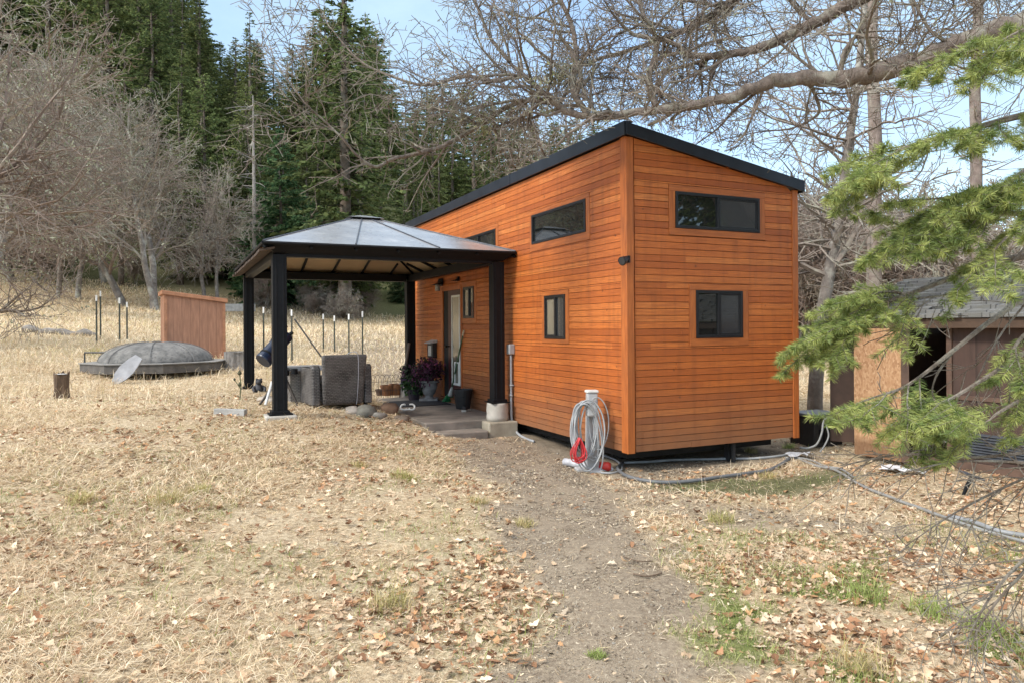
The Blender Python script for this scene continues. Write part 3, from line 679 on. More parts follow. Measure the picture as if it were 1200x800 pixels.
for s in range(4):
    a, c = eave[s], eave[(s+1) % 4]; d, e_ = topq[(s+1) % 4], topq[s]
    def P4(dz0, dz1, inset=0):
        return [(a[0], a[1], ZE+dz0), (c[0], c[1], ZE+dz0), (d[0], d[1], ZP+dz0), (e_[0], e_[1], ZP+dz0)], [(a[0], a[1], ZE+dz1), (c[0], c[1], ZE+dz1), (d[0], d[1], ZP+dz1), (e_[0], e_[1], ZP+dz1)]
    lo, hi = P4(0, .018); b = MB(); b.hexa(lo+hi); rp_ = b.build('roof_panel', GROOF, GAZ)
    # standing seams on the panel
    b = MB()
    for f in (1/3, 2/3):
        p, q = lerp(hi[0], hi[1], f), lerp(hi[3], hi[2], f); b.tube([(p[0], p[1], p[2]+.006), (q[0], q[1], q[2]+.006)], .011, 6)
    b.build('seam', BLK if False else simple('seam_metal_%d' % s, (.06, .065, .08), .4, metal=.4), rp_)
    b = MB(); b.tube([(hi[0][0], hi[0][1], hi[0][2]+.004), (hi[3][0], hi[3][1], hi[3][2]+.004)], .012, 6); b.build('hip_cap', MATS['seam_metal_%d' % s], rp_)
    # ceiling
    w0 = [lerp(lo[0], lo[3], .04), lerp(lo[1], lo[2], .04), lerp(lo[1], lo[2], .99), lerp(lo[0], lo[3], .99)]
    b = MB(); b.hexa([(x, y, z-.03) for x, y, z in w0]+[(x, y, z-.022) for x, y, z in w0]); b.build('ceiling_panel', TAN, GAZ)
    b = MB()
    for f in (0.002, .17, .335, .5, .665, .83):
        p, q = lerp(lo[0], lo[1], f), lerp(lo[3], lo[2], f)
        if f < .01: pass
        elif f < .4 or f > .6:       # jack rafters run square to the eave and die on the hip
            tt = min(f, 1-f)/.5*.92; base = p; up = lerp(lo[0], lo[3], tt) if f < .5 else lerp(lo[1], lo[2], tt)
            ax = 0 if s % 2 == 0 else 1
            up = list(up); 
            q = (base[0], up[1], up[2]) if ax == 0 else (up[0], base[1], up[2])
        b = MB(); b.tube([(p[0], p[1], p[2]-.055), (q[0], q[1], q[2]-.055)], .026, 4); b.build('rafter', BLK, GAZ)
    # gutter edge
    b = MB(); b.tube([(a[0], a[1], ZE-.004), (c[0], c[1], ZE-.004)], .022, 6); 
    dx, dy = c[0]-a[0], c[1]-a[1]; L_ = math.hypot(dx, dy); nx_, ny_ = -dy/L_, dx/L_
    if s == 0 or s == 2 or s == 1:
        o0 = .16; zt_, zb_ = ZE-.012, ZE-.12
        b.hexa([(a[0]+dx/L_*o0+nx_*.14, a[1]+dy/L_*o0+ny_*.14, zb_), (c[0]-dx/L_*o0+nx_*.14, c[1]-dy/L_*o0+ny_*.14, zb_), (c[0]-dx/L_*o0+nx_*.17, c[1]-dy/L_*o0+ny_*.17, zb_), (a[0]+dx/L_*o0+nx_*.17, a[1]+dy/L_*o0+ny_*.17, zb_),
                (a[0]+nx_*.01, a[1]+ny_*.01, zt_), (c[0]+nx_*.01, c[1]+ny_*.01, zt_), (c[0]+nx_*.04, c[1]+ny_*.04, zt_), (a[0]+nx_*.04, a[1]+ny_*.04, zt_)])
    b.build('eave_trim', BLK, GAZ)
b = MB(); kx, ky = .30, .38
b.add([(cx-kx, cy-ky, ZP+.045), (cx+kx, cy-ky, ZP+.045), (cx+kx, cy+ky, ZP+.045), (cx-kx, cy+ky, ZP+.045), (cx-.06, cy-.1, ZP+.115), (cx+.06, cy-.1, ZP+.115), (cx+.06, cy+.1, ZP+.115), (cx-.06, cy+.1, ZP+.115)], [[(0,3,2,1),(4,5,6,7),(0,1,5,4),(1,2,6,5),(2,3,7,6),(3,0,4,7)]])
rc = b.build('roof_cap', GROOF, GAZ, bevel=.004)
b = MB(); b.box((cx-.24, cy-.32, ZP-.02), (cx+.24, cy+.32, ZP+.044)); b.build('vent', BLK, rc)
# weathered shingle skirt under the left eave
SHK = simple('weathered_cedar', (.065, .042, .029), .9, .4, 9, .4, stretch=(1, 1, 6))
b = MB(); rg = np.random.default_rng(8); y = ey0+.02
while y < ey1-.1:
    w_ = rg.uniform(.16, .34); d = rg.uniform(.0, .07); x_out = ex0-.005-d*.6
    b.hexa([(GX-.075, y, ZE-.075), (x_out, y, ZE-.10-d*.3), (x_out, y+w_-.01, ZE-.10-d*.3), (GX-.075, y+w_-.01, ZE-.075), (GX-.075, y, ZE-.05), (x_out, y, ZE-.065-d*.3), (x_out, y+w_-.01, ZE-.065-d*.3), (GX-.075, y+w_-.01, ZE-.05)])
    y += w_
b.build('eave_shingles', SHK, GAZ)
# footings
CONC = simple('pale_concrete', (.44, .41, .36), .9, .2, 5, .35, 40, .006); CONC2 = simple('mossy_concrete', (.34, .30, .23), .95, .3, 4, .4, 30, .01)
def sonotube(name, lx, ly, z0, zc, label, block):
    p = gz(lx, ly); o = empty(name, (p[0], p[1], 0), TH, label, 'concrete footing', 'footings of the gazebo posts')
    if block:
        b = MB(); b.box((-.235, -.235, z0), (.235, .235, zc)); b.build('block', CONC2, o, bevel=.02)
        b = MB(); rr = .165; nseg = 6
        b.lathe([(rr, zc), (rr+.004, zc+.06), (rr-.004, zc+.1), (rr+.003, zc+.16), (rr-.003, GZ-.03), (rr-.008, GZ-.001)], 28); b.build('pier', CONC, o, smooth=True)
    else:
        b = MB(); b.box((-.2, -.2, z0), (.2, .2, GZ-.002)); b.build('pier', CONC, o, bevel=.02)
sonotube('concrete_footing', 0, 0, -.05, .265, 'round concrete pier on a square block under the post nearest the house corner', True)
sonotube('concrete_footing', GX, 0, .2, .5, 'low concrete pad under the front gazebo post beside the wicker chair', False)
sonotube('concrete_footing', GX, GY, .2, .5, 'low concrete pad under the rear gazebo post by the telescope', False)
sonotube('concrete_footing', 0, GY, .1, .5, 'low concrete pad under the rear gazebo post touching the house', False)

# ------------------------------------------------------------------ patio
PAT = simple('worn_patio_concrete', (.215, .185, .155), .85, .35, 3.5, .35, 45, .008)
po_ = empty('patio', (G0[0], G0[1], 0), TH); tag(po_, kind='structure')
b = MB(); b.box((-1.12, .05, .0), (.235, 4.15, .28)); b.build('slab', PAT, po_, bevel=.015)
b = MB(); b.box((-.98, -.30, -.06), (-.27, .046, .165)); b.build('step', PAT, po_, bevel=.02)
# ------------------------------------------------------------------ things under the gazebo
def glob(lx, ly, z): p = gz(lx, ly); return (p[0], p[1], z)
def onslab(px, py, z=.284):
    r = ray(px, py); s = (z-CZ)/r[2]; return np.array([r[0]*s, s, z])
def wicker(name, c0, c1):
    t = NT(name); v = t.coord('Object', (1, 1, 1)); sx = t.n('ShaderNodeSeparateXYZ'); t.l(v, sx.inputs[0])
    h_ = t.math('ADD', sx.outputs[0], sx.outputs[1]); cb = t.n('ShaderNodeCombineXYZ'); t.l(h_, cb.inputs[0]); t.l(sx.outputs[2], cb.inputs[1])
    br = t.n('ShaderNodeTexBrick'); br.inputs['Scale'].default_value = 13; br.inputs['Mortar Size'].default_value = .05; br.inputs['Row Height'].default_value = .3; br.inputs['Brick Width'].default_value = .75
    br.inputs['Color1'].default_value = (*c0, 1); br.inputs['Color2'].default_value = (*c1, 1); br.inputs['Mortar'].default_value = (.012, .01, .009, 1)
    t.l(cb.outputs[0], br.inputs['Vector']); n_ = t.noise(v, 3, 4); t.set(Base_Color=t.mix(t.ramp(n_.outputs['Fac'], [(.4, 0), (.7, .5)]), br.outputs['Color'], [x*1.6 for x in c1]), Roughness=.55)
    t.bump(br.outputs['Fac'], -.8, .008); return t.m
WICK = wicker('dark_wicker', (.075, .070, .068), (.15, .14, .135))
cp_ = at(404, 482, 10.7); zc = tz(cp_[0], cp_[1]+.35)+.02
ch = empty('wicker_armchair', (cp_[0], cp_[1], zc), R(30), 'dark grey wicker armchair seen from behind at the patio edge', 'armchair')
# local: back at y=0, faces +y
b = MB(); b.hexa([(-.30,.06,.05),(.30,.06,.05),(.30,.16,.05),(-.30,.16,.05),(-.34,-.06,.80),(.34,-.06,.80),(.34,.04,.80),(-.34,.04,.80)]); b.build('backrest', WICK, ch, bevel=.035)
b = MB(); b.box((-.345, .165, .10), (.345, .76, .36)); b.build('seat', WICK, ch, bevel=.02)
for s in (-1, 1):
    b = MB(); prof = [(.15, .05), (.80, .05), (.82, .56), (.78, .60), (.35, .60), (.24, .62), (.14, .655), (.09, .61), (.07, .05)]
    b.prism([(y, z) for y, z in prof], 0, .12, Matrix(((0, 0, 1, .335 if s > 0 else -.455), (1, 0, 0, 0), (0, 1, 0, 0), (0, 0, 0, 1)))); b.build('armrest', WICK, ch, bevel=.025)
b = MB(); b.box((-.335, .19, .362), (.335, .75, .47)); b.build('cushion', simple('grey_cushion', (.22, .21, .20), .9), ch, bevel=.04)
for (x, y) in ((-.36, .12), (.36, .12), (-.36, .74), (.36, .74)):
    b = MB(); b.box((x-.025, y-.025, -.02), (x+.025, y+.025, .1)); b.build('leg', BLK, ch)
# thin white cable looped over the back of the chair
b = MB(); b.tube(spline([(.05, .06, .80), (.12, -.02, .84), (.17, -.09, .815), (.19, -.08, .65), (.20, -.03, .4), (.2, .02, .15), (.19, .03, .05)], 6), .005, 6)
o = b.build('cable', simple('grey_cable', (.35, .36, .4), .5), None, smooth=True); o.matrix_world = Matrix.Translation(ch.location) @ Matrix.Rotation(R(30), 4, 'Z'); tag(o, 'thin grey cable hanging over the back of the wicker armchair', 'cable')
# low table
tp = at(353, 475, 11.3); zt_ = tz(tp[0], tp[1])
tb = empty('patio_table', (tp[0], tp[1], zt_), R(24), 'grey wicker box table with a flat stone top beside the armchair', 'table')
b = MB(); b.box((-.17, -.02, 0), (.30, .5, .50)); b.build('base', wicker('grey_wicker', (.20, .185, .17), (.30, .28, .26)), tb, bevel=.01)
b = MB(); b.box((-.27, -.12, .502), (.37, .58, .56)); b.build('tabletop', simple('grey_stone_top', (.36, .36, .36), .6), tb, bevel=.008)
# telescope
tl_ = at(326, 478, 11.0); zt2 = tz(tl_[0], tl_[1])
te = empty('telescope', (tl_[0], tl_[1], zt2), 0, 'dark blue telescope tilted upward on a tripod behind the front gazebo post', 'telescope')
def loc_from(px, py, d): return at(px, py, d)-np.array([tl_[0], tl_[1], zt2])
TUBE = simple('navy_tube_paint', (.012, .022, .050), .3, .15, 10, .02)
p0, p1 = loc_from(308, 423, 10.85), loc_from(335, 393, 11.2); ax = (p1-p0)/np.linalg.norm(p1-p0)
b = MB(); b.tube([p0, p0+ax*.02, p0+ax*.1, p1], [.125, .13, .12, .12], 24); b.build('tube', TUBE, te, smooth=False)
b = MB(); b.tube([p0+ax*.10, p0+ax*.13], .128, 24); b.tube([p0+ax*.36, p0+ax*.40], .13, 24); b.build('ring', BLK, te)
b = MB(); fz = p1-ax*.05+np.array([.02, -.05, .14]); b.tube([fz-ax*.12, fz+ax*.06], .025, 10); b.tube([p1-ax*.05, fz], .012, 6); b.build('finder', BLK, te)
b = MB(); e0 = p1-ax*.08; b.tube([e0, e0+np.array([.16, -.02, .10])], [.03, .025], 10); b.build('eyepiece', BLK, te)
apex = loc_from(331, 436, 11.0); b = MB(); b.tube([apex, p0*.4+p1*.6], [.05, .045], 10); b.box((apex[0]-.08, apex[1]-.08, apex[2]-.05), (apex[0]+.08, apex[1]+.08, apex[2]+.03)); b.tube([apex+np.array([.0, -.05, .1]), apex+np.array([.22, -.12, .02])], .012, 6); b.tube([apex+np.array([.22, -.12, -.02]), apex+np.array([.22, -.12, .06])], .05, 12); b.build('mount', BLK, te)
for (px, py, d, m) in ((304, 478, 10.75, 'dark'), (349, 478, 10.9, 'dark'), (327, 470, 11.6, 'dark')):
    f = loc_from(px, py, d); f[2] = tz(f[0]+tl_[0], f[1]+tl_[1])-zt2; b = MB(); b.tube([f, f*.5+apex*.5, apex], [.018, .024, .028], 8); b.build('leg', simple('dark_wood_leg', (.05, .038, .03), .6) if 'dark_wood_leg' not in MATS else MATS['dark_wood_leg'], te)
f = loc_from(311, 476, 10.6); f[2] = tz(f[0]+tl_[0], f[1]+tl_[1])-zt2+.02; b = MB(); b.tube([f, loc_from(319, 447, 10.8)], [.02, .022], 8); o = b.build('leg', simple('white_leg', (.7, .7, .68), .5), te); o['label'] = 'pale white tripod leg'
# figurine by the rear post
fp = og(303, 459); b = MB(); rg = np.random.default_rng(2)
fg = empty('garden_figurine', fp, .5, 'small dark grey stone frog figurine sitting by the rear gazebo post', 'figurine')
fg.scale = (.62, .62, .62); FIGM = simple('dark_stone', (.06, .06, .068), .7, .4, 14, .4)
b = MB(); b.lathe([(.10, -.02), (.15, .04), (.14, .12), (.09, .20), (.05, .25), (.02, .27)], 14); b.build('torso', FIGM, fg, smooth=True)
b = MB(); b.lathe([(.03, .0), (.09, .04), (.10, .09), (.07, .14), (.02, .16)], 12, TR(0, -.05, .21)); b.build('head', FIGM, fg, smooth=True)
for s in (-1, 1):
    b = MB(); b.lathe([(.02, 0), (.035, .02), (.03, .05), (.01, .06)], 8, TR(s*.06, -.07, .33)); b.build('eye', FIGM, fg, smooth=True)
    b = MB(); b.tube(spline([(s*.10, -.02, .14), (s*.16, -.10, .10), (s*.13, -.16, .01)], 4), [.05, .05, .048, .045, .042, .04, .04, .04, .05], 8); b.build('foot', FIGM, fg, smooth=True)
# pots
TERR = simple('terracotta', (.46, .20, .09), .85, .2, 6, .1); SOIL = simple('potting_soil', (.05, .035, .025), 1)
def pot(p, r, h, label, mat=TERR, name='flower_pot', group='pots along the patio edge'):
    o = empty(name, p, 0, label, 'flower pot', group)
    b = MB(); b.lathe([(r*.68, 0), (r*.93, h*.72), (r*1.03, h*.72), (r*1.05, h), (r*.93, h), (r*.88, h*.85)], 22, cap=False); b.add([(r*.68*math.cos(a), r*.68*math.sin(a), .002) for a in np.linspace(0, 2*PI, 22, endpoint=False)], [np.arange(22)]); b.build('pot', mat, o, smooth=False)
    b = MB(); b.lathe([(r*.86, h*.8), (r*.4, h*.83), (.01, h*.84)], 16); b.build('soil', SOIL, o); return o
p = onslab(453.5, 463); pot(p, .135, .215, 'larger terracotta flower pot, the middle one of three on the patio edge')
p = onslab(464, 462.5); pot(p, .14, .23, 'terracotta flower pot nearest the leaning board on the patio edge')
p = onslab(445.5, 463); pot(p, .10, .13, 'smallest brownish flower pot on the far patio edge', simple('brown_clay', (.22, .14, .10), .85))
b = MB(); b.lathe([(.09, 0), (.14, .012), (.15, .03), (.13, .028)], 20)
# low wire border fence behind the pots
b = MB(); f0 = np.array(gz(-1.25, 4.45)); f1 = np.array(gz(.1, 4.5)); n = 14; zf = .30
wf = empty('wire_border_fence', (f0[0], f0[1], zf), 0, 'low thin wire hoop fence behind the terracotta pots', 'garden fence')
for k in range(n):
    a_ = (f1-f0)*k/n; c_ = (f1-f0)*(k+1.6)/n; m_ = (a_+c_)/2; hh = .42
    b.tube(spline([(a_[0], a_[1], -.05), (a_[0], a_[1], hh*.75), (m_[0], m_[1], hh), (c_[0], c_[1], hh*.75), (c_[0], c_[1], -.05)], 4), .0045, 4)
for zz in (.1, .28): b.tube([(0, 0, zz), (f1[0]-f0[0], f1[1]-f0[1], zz)], .004, 4)
b.build('wire', simple('rusty_wire', (.12, .10, .09), .7), wf)
# door mat runner
b = MB(); b.box((-1.08, 2.3, .2845), (.1, 3.3, .296)); o = b.build('door_mat', simple('charcoal_mat', (.028, .028, .032), .95, .4, 40, .4), None, bevel=.004); o.location = (G0[0], G0[1], 0); o.rotation_euler = (0, 0, TH); tag(o, 'long charcoal door mat lying flat across the patio', 'door mat')
# urn with purple flowers
FOL = vcol('plant_leaves', .6, .2, .4)
def leafball(b, c, rad, n, size, cols, wts, squash=1, rng=RNG):
    d = rng.normal(0, 1, (n, 3)); d /= np.linalg.norm(d, axis=1)[:, None]; r = rad*rng.random(n)**.45*(.75+.5*vnoise(d[:, 0]*2+9, d[:, 1]*2+d[:, 2]))
    P = np.asarray(c)+d*r[:, None]*np.array([1, 1, squash]); leafcards(b, P, size, pal(n, cols, wts, .2), rng)
def leafcards(b, P, size, C, rng=RNG, aspect=.45):
    n = len(P); f = rng.normal(0, 1, (n, 3)); f /= np.linalg.norm(f, axis=1)[:, None]; s = np.cross(f, rng.normal(0, 1, (n, 3))); s /= np.linalg.norm(s, axis=1)[:, None]; u = np.cross(f, s)
    L = (np.asarray(size)*rng.uniform(.6, 1.4, n))[:, None]; W = L*aspect
    V = np.stack([P-f*L*.5, P+s*W*.5+u*L*.08, P+f*L*.5, P-s*W*.5+u*L*.08], 1).reshape(-1, 3); b.add(V, [np.arange(n)[:, None]*4+np.array([0, 1, 2, 3])], np.repeat(C, 4, axis=0))
up_ = onslab(503, 469); ur = empty('flower_urn', up_, 0, 'grey stone urn holding a bush of purple flowers beside the door', 'planter')
b = MB(); b.box((-.17, -.17, 0), (.17, .17, .05)); b.lathe([(.10, .05), (.07, .09), (.11, .14), (.155, .24), (.165, .34), (.19, .36), (.185, .385), (.15, .36)], 22); b.build('urn', simple('grey_stone_urn', (.27, .26, .25), .85, .3, 9, .3), ur)
b = MB(); leafball(b, (0, 0, .58), .31, 1300, .075, [(.09, .035, .06), (.17, .04, .10), (.04, .055, .025), (.30, .07, .16), (.06, .02, .03)], [4, 3, 3, 1.3, 2], .9)
leafball(b, (-.12, -.05, .45), .26, 500, .07, [(.09, .035, .06), (.04, .055, .025), (.17, .04, .10)], [3, 3, 2]); b.build('flowers', FOL, ur, color=True)
pp = onslab(485, 468); pl_ = empty('potted_plant', pp, 0, 'low green leafy plant in a dark pot beside the flower urn', 'potted plant')
b = MB(); b.lathe([(.10, 0), (.14, .2), (.15, .21), (.13, .2)], 16); b.build('pot', simple('dark_pot', (.04, .03, .04), .5), pl_)
b = MB(); leafball(b, (0, 0, .26), .24, 420, .10, [(.05, .11, .03), (.09, .16, .05), (.03, .06, .02)], [3, 2, 2], .8); b.build('foliage', FOL, pl_, color=True)
p2 = onslab(478, 463); bl_ = empty('potted_plant', p2, 0, 'dark leafy plant in a purple glazed pot against the rear post', 'potted plant')
b = MB(); b.lathe([(.11, 0), (.16, .34), (.17, .36), (.15, .34)], 16); b.build('pot', simple('purple_glaze', (.055, .04, .075), .35), bl_)
b = MB(); leafball(b, (0, 0, .46), .17, 200, .09, [(.025, .04, .02), (.05, .07, .03), (.14, .05, .1)], [3, 2, 1], 1.2); b.build('foliage', FOL, bl_, color=True)
# weathered boards leaning on the rear post
q0 = onslab(469.5, 462.5); q1 = at(479.5, 402, 14.75); b = MB(); b.tube([q0, q0*.5+q1*.5, q1], [.03, .028, .03], 6); o = b.build('leaning_pole', simple('weathered_wood', (.17, .14, .12), .9), None); tag(o, 'weathered wooden pole leaning against the rear gazebo post', 'pole')
# broom
br0 = onslab(526, 470.5); br1 = at(543.5, 387, 12.75); br = empty('broom', br0, 0, 'green push broom with a pale handle end leaning by the door', 'broom')
d = br1-br0; b = MB(); b.tube([d*.22, d*.93], .0135, 8); b.build('handle', simple('green_broom_handle', (.06, .12, .06), .5), br); b = MB(); b.tube([d*.93, d], .016, 8); b.build('grip', simple('cream_grip', (.6, .52, .36), .6), br)
b = MB(); b.tube([d*.10, d*.22], [.05, .02], 8); b.build('ferrule', simple('white_ferrule', (.55, .55, .5), .6), br)
b = MB(); rg = np.random.default_rng(4); S = []
for k in range(160):
    a_ = rg.uniform(-1, 1); e_ = np.array([a_*.13+rg.normal(0, .01), rg.normal(0, .025), 0.003]); s_ = d*.11+np.array([a_*.06, rg.normal(0, .012), 0]); S.append(np.r_[s_, e_, .004, .003])
b.segs(S, 3); b.build('bristles', simple('green_bristles', (.02, .22, .07), .7), br)
q_ = gz(.06, 1.6); bp = np.array([q_[0], q_[1], .284]); bk = empty('bucket', bp, 0, 'black plastic bucket standing on the patio against the orange wall', 'bucket')
b = MB(); b.lathe([(.12, 0), (.165, .30), (.175, .30), (.175, .33), (.155, .33), (.11, .02)], 22); b.build('shell', simple('black_plastic', (.016, .017, .018), .5), bk)
b = MB(); b.tube([(-.17, 0, .30), (-.13, -.09, .24), (0, -.16, .2), (.13, -.09, .24), (.17, 0, .30)], .004, 5); b.build('handle', BLK, bk)
q_ = gz(-.03, 1.22); sp_ = np.array([q_[0], q_[1], .284]); so_ = empty('garden_shoe', sp_, R(75), 'dark shoe with a pale toe beside the black bucket', 'shoe')
b = MB(); b.prism([(-.13, -.04), (.08, -.05), (.14, -.02), (.14, .02), (.08, .05), (-.13, .04)], 0, .03); b.build('sole', simple('pale_sole', (.42, .40, .36), .8), so_)
b = MB(); b.hexa([(-.125,-.036,.031),(.12,-.04,.031),(.12,.04,.031),(-.125,.036,.031),(-.12,-.03,.09),(.05,-.03,.07),(.05,.03,.07),(-.12,.03,.09)]); b.build('upper', simple('dark_shoe', (.03, .028, .03), .8), so_, bevel=.012)
# white curled ornament on the near patio edge
wp = onslab(478, 480.5); b = MB()
for (x, a0, a1) in ((-.065, 60, 330), (.06, -150, 120)):
    a_ = np.radians(np.linspace(a0, a1, 14)); b.tube(np.stack([x+.055*np.cos(a_), .055*np.sin(a_)*.9, .018+0*a_], -1), .016, 8)
b.tube([(-.06, -.045, .018), (.06, -.045, .018)], .014, 8)
o = b.build('curled_ornament', simple('white_painted_iron', (.75, .75, .72), .5), None, smooth=True); o.location = wp+np.array([0, 0, .05]); o.rotation_euler = (R(62), 0, R(12)); tag(o, 'small white curled metal ornament lying on the patio edge', 'ornament')
# stones along the patio edge
def rock(name, p, s, label, seed, c=(.22, .19, .15), group='stones along the patio edge'):
    rg = np.random.default_rng(seed); k = 14; rows = 8; V = []
    for i in range(rows+1):
        th = PI*i/rows
        for j in range(k):
            ph = 2*PI*j/k; d = np.array([math.sin(th)*math.cos(ph), math.sin(th)*math.sin(ph), math.cos(th)])
            r = .62+.75*vnoise(np.array([d[0]*1.7+seed*3.1]), np.array([d[1]*1.7+d[2]*1.3+seed]))[0]+rg.normal(0, .015); V.append(d*r*np.array(s))
    j = np.arange(k); j2 = (j+1) % k; b = MB(); b.add(V, [np.concatenate([np.stack([i*k+j, (i+1)*k+j, (i+1)*k+j2, i*k+j2], 1) for i in range(rows)])])
    key = 'rock_%d' % int(c[0]*100); m = MATS.get(key) or simple(key, c, .95, .4, 7, .6, 30, .01)
    o = b.build(name, m, None, smooth=True); o.location = tuple(p); o.rotation_euler = (0, 0, rg.uniform(0, 6)); tag(o, label, 'stone', group); return o
for k, (px, py, s, lb, cc) in enumerate(((427, 487, (.17, .13, .10), 'grey mossy stone just right of the armchair base', (.15, .14, .115)), (442, 489, (.15, .12, .07), 'flat pale stone at the patio corner', (.28, .25, .21)), (455, 483, (.15, .13, .12), 'rust brown stone leaning against the patio corner', (.14, .085, .055)), (412, 484, (.14, .1, .07), 'small flat grey stone partly under the armchair', (.24, .21, .18)), (470, 492, (.12, .1, .06), 'small brown stone half sunk in leaves by the patio front', (.2, .15, .11)), (313, 470, (.16, .12, .06), 'pale flat stone between the telescope legs', (.38, .33, .27)))):
    p = og(px, py); rock('stone', p+np.array([0, 0, s[2]*.3]), s, lb, k+3, cc)

# ------------------------------------------------------------------ things on the lawn
WOODG = simple('grey_weathered_timber', (.36, .35, .33), .9, .3, 6, .4, stretch=(1, 1, 1))
p = og(270, 486); b = MB(); b.box((-.21, -.05, -.02), (.21, .05, .08)); o = b.build('timber_offcut', WOODG, None, bevel=.006); o.location = p; o.rotation_euler = (0, R(2), R(-4)); tag(o, 'short grey timber offcut lying in the dry grass left of the gazebo', 'timber')
def stump(name, p, r, h, label, c, jag=.0, seed=0):
    rg = np.random.default_rng(seed); o = empty(name, p, 0, label, 'tree stump')
    k = 20; prof = [(1.25, -.08), (1.08, .06), (1.0, .4*h), (1.0+jag, h*.97)]; a = np.linspace(0, 2*PI, k, endpoint=False)
    wob = 1+.1*np.sin(a*3+seed)+.05*np.sin(a*7); V = []
    for q, (f, z) in enumerate(prof):
        for j in range(k): V.append((r*f*wob[j]*math.cos(a[j]), r*f*wob[j]*math.sin(a[j]), z+(jag*rg.uniform(-.6, .6) if q == 3 else 0)))
    j = np.arange(k); j2 = (j+1) % k; b = MB(); b.add(V, [np.concatenate([np.stack([i*k+j, i*k+j2, (i+1)*k+j2, (i+1)*k+j], 1) for i in range(3)])])
    b.build('bark', simple('stump_bark_%d' % seed, c, .95, .5, 6, .9, 25, .03, stretch=(3, 3, .7)), o, smooth=False)
    b = MB(); b.lathe([(r*.98, h*.93), (r*.5, h*.95), (.01, h*.95)], 20, cap=False); b.build('cut_face', simple('stump_top_%d' % seed, (.38, .36, .33), .9, .3, 12), o); return o
stump('tree_stump', og(72, 466), .10, .42, 'dark broken tree stump standing alone in the left lawn', (.13, .085, .055), .10, 1)
q = og(278, 432); stump('tree_stump', q, .27, .42, 'wide pale sawn stump behind the rear gazebo post', (.25, .23, .21), 0, 2)
# bronze stalk weed
q = og(281, 470); wd = empty('seed_stalk', q, 0, 'tall thin green thistle stalk with round seed heads near the gazebo', 'weed')
b = MB(); b.tube([(0, 0, 0), (.02, 0, .25), (.0, 0, .44)], .008, 6); b.tube([(.01, 0, .2), (-.08, 0, .34)], .006, 6); b.build('stem', simple('thistle_green', (.12, .14, .07), .8), wd)
for (x, z, r) in ((0, .44, .035), (-.0, .26, .03), (-.08, .34, .02)):
    b = MB(); b.lathe([(.006, -r), (r*.9, -r*.4), (r, .1*r), (r*.6, r*.8), (.004, r*1.4)], 10, TR(x, 0, z)); b.build('seed_head', simple('seed_head_brown', (.07, .07, .04), .9) if 'seed_head_brown' not in MATS else MATS['seed_head_brown'], wd)
# domed pit cover
dp = og(181, 446); dp = ray(184, 446)*(dp[1]+1.35); dp[2] = tz(dp[0], dp[1])-.02
dm = empty('domed_pit_cover', dp, R(8), 'dark grey mesh dome on a low octagonal timber rim in the meadow', 'pit cover')
def mesh_mat():
    t = NT('dark_wire_mesh'); v = t.coord('Object'); n_ = t.noise(v, 5, 5); vo = t.n('ShaderNodeTexVoronoi'); vo.inputs['Scale'].default_value = 16; t.l(v, vo.inputs['Vector'])
    c = t.mix(t.ramp(n_.outputs['Fac'], [(.35, 0), (.65, 1)]), (.10, .097, .09), (.21, .20, .185)); c = t.mix(t.ramp(vo.outputs['Distance'], [(.2, .5), (.45, 0)]), c, (.06, .06, .06))
    t.set(Base_Color=c, Roughness=.8); t.bump(vo.outputs['Distance'], .5, .01); return t.m
a_ = np.linspace(0, PI/2, 12); b = MB(); b.lathe([(1.18*math.cos(x)**.8, .17+.46*math.sin(x)) for x in a_[:-1]]+[(.06, .633)], 40, cap=True); b.build('dome', mesh_mat(), dm, smooth=True)
b = MB()
for k in range(8):
    q_ = k*PI/4+.2; b.tube([(1.2*math.cos(x)**.8*math.cos(q_), 1.2*math.cos(x)**.8*math.sin(q_), .172+.47*math.sin(x)) for x in a_[:-1]], .008, 5)
b.build('rib', simple('mesh_rib', (.17, .165, .16), .7), dm)
def octring(b, r0, r1, z0, z1):
    A = np.arange(8)*PI/4+PI/8
    for k in range(8):
        x0, x1 = A[k], A[(k+1) % 8]; P = []
        for z in (z0, z1): P += [(r0*math.cos(x0), r0*math.sin(x0), z), (r0*math.cos(x1), r0*math.sin(x1), z), (r1*math.cos(x1), r1*math.sin(x1), z), (r1*math.cos(x0), r1*math.sin(x0), z)]
        b.hexa([P[0], P[1], P[2], P[3], P[4], P[5], P[6], P[7]])
b = MB(); octring(b, 1.2, 1.5, .0, .18); b.build('rim', simple('dark_timber_rim', (.11, .10, .09), .9, .3, 8, .4), dm)
b = MB(); octring(b, 1.22, 1.53, .185, .205); b.build('rim_cap', simple('pale_timber_cap', (.22, .21, .195), .85, .25, 8, .3), dm)
b = MB(); b.lathe([(.09, .625), (.10, .645), (.05, .66)], 14); b.build('cap', simple('dark_bronze_cap', (.12, .09, .06), .6), dm)
b = MB(); b.tube([(-1.42, -.25, .2), (-1.42, -.25, .42), (-.95, -.35, .42)], .02, 6); b.build('handle', simple('dark_handle', (.06, .06, .06), .6), dm)
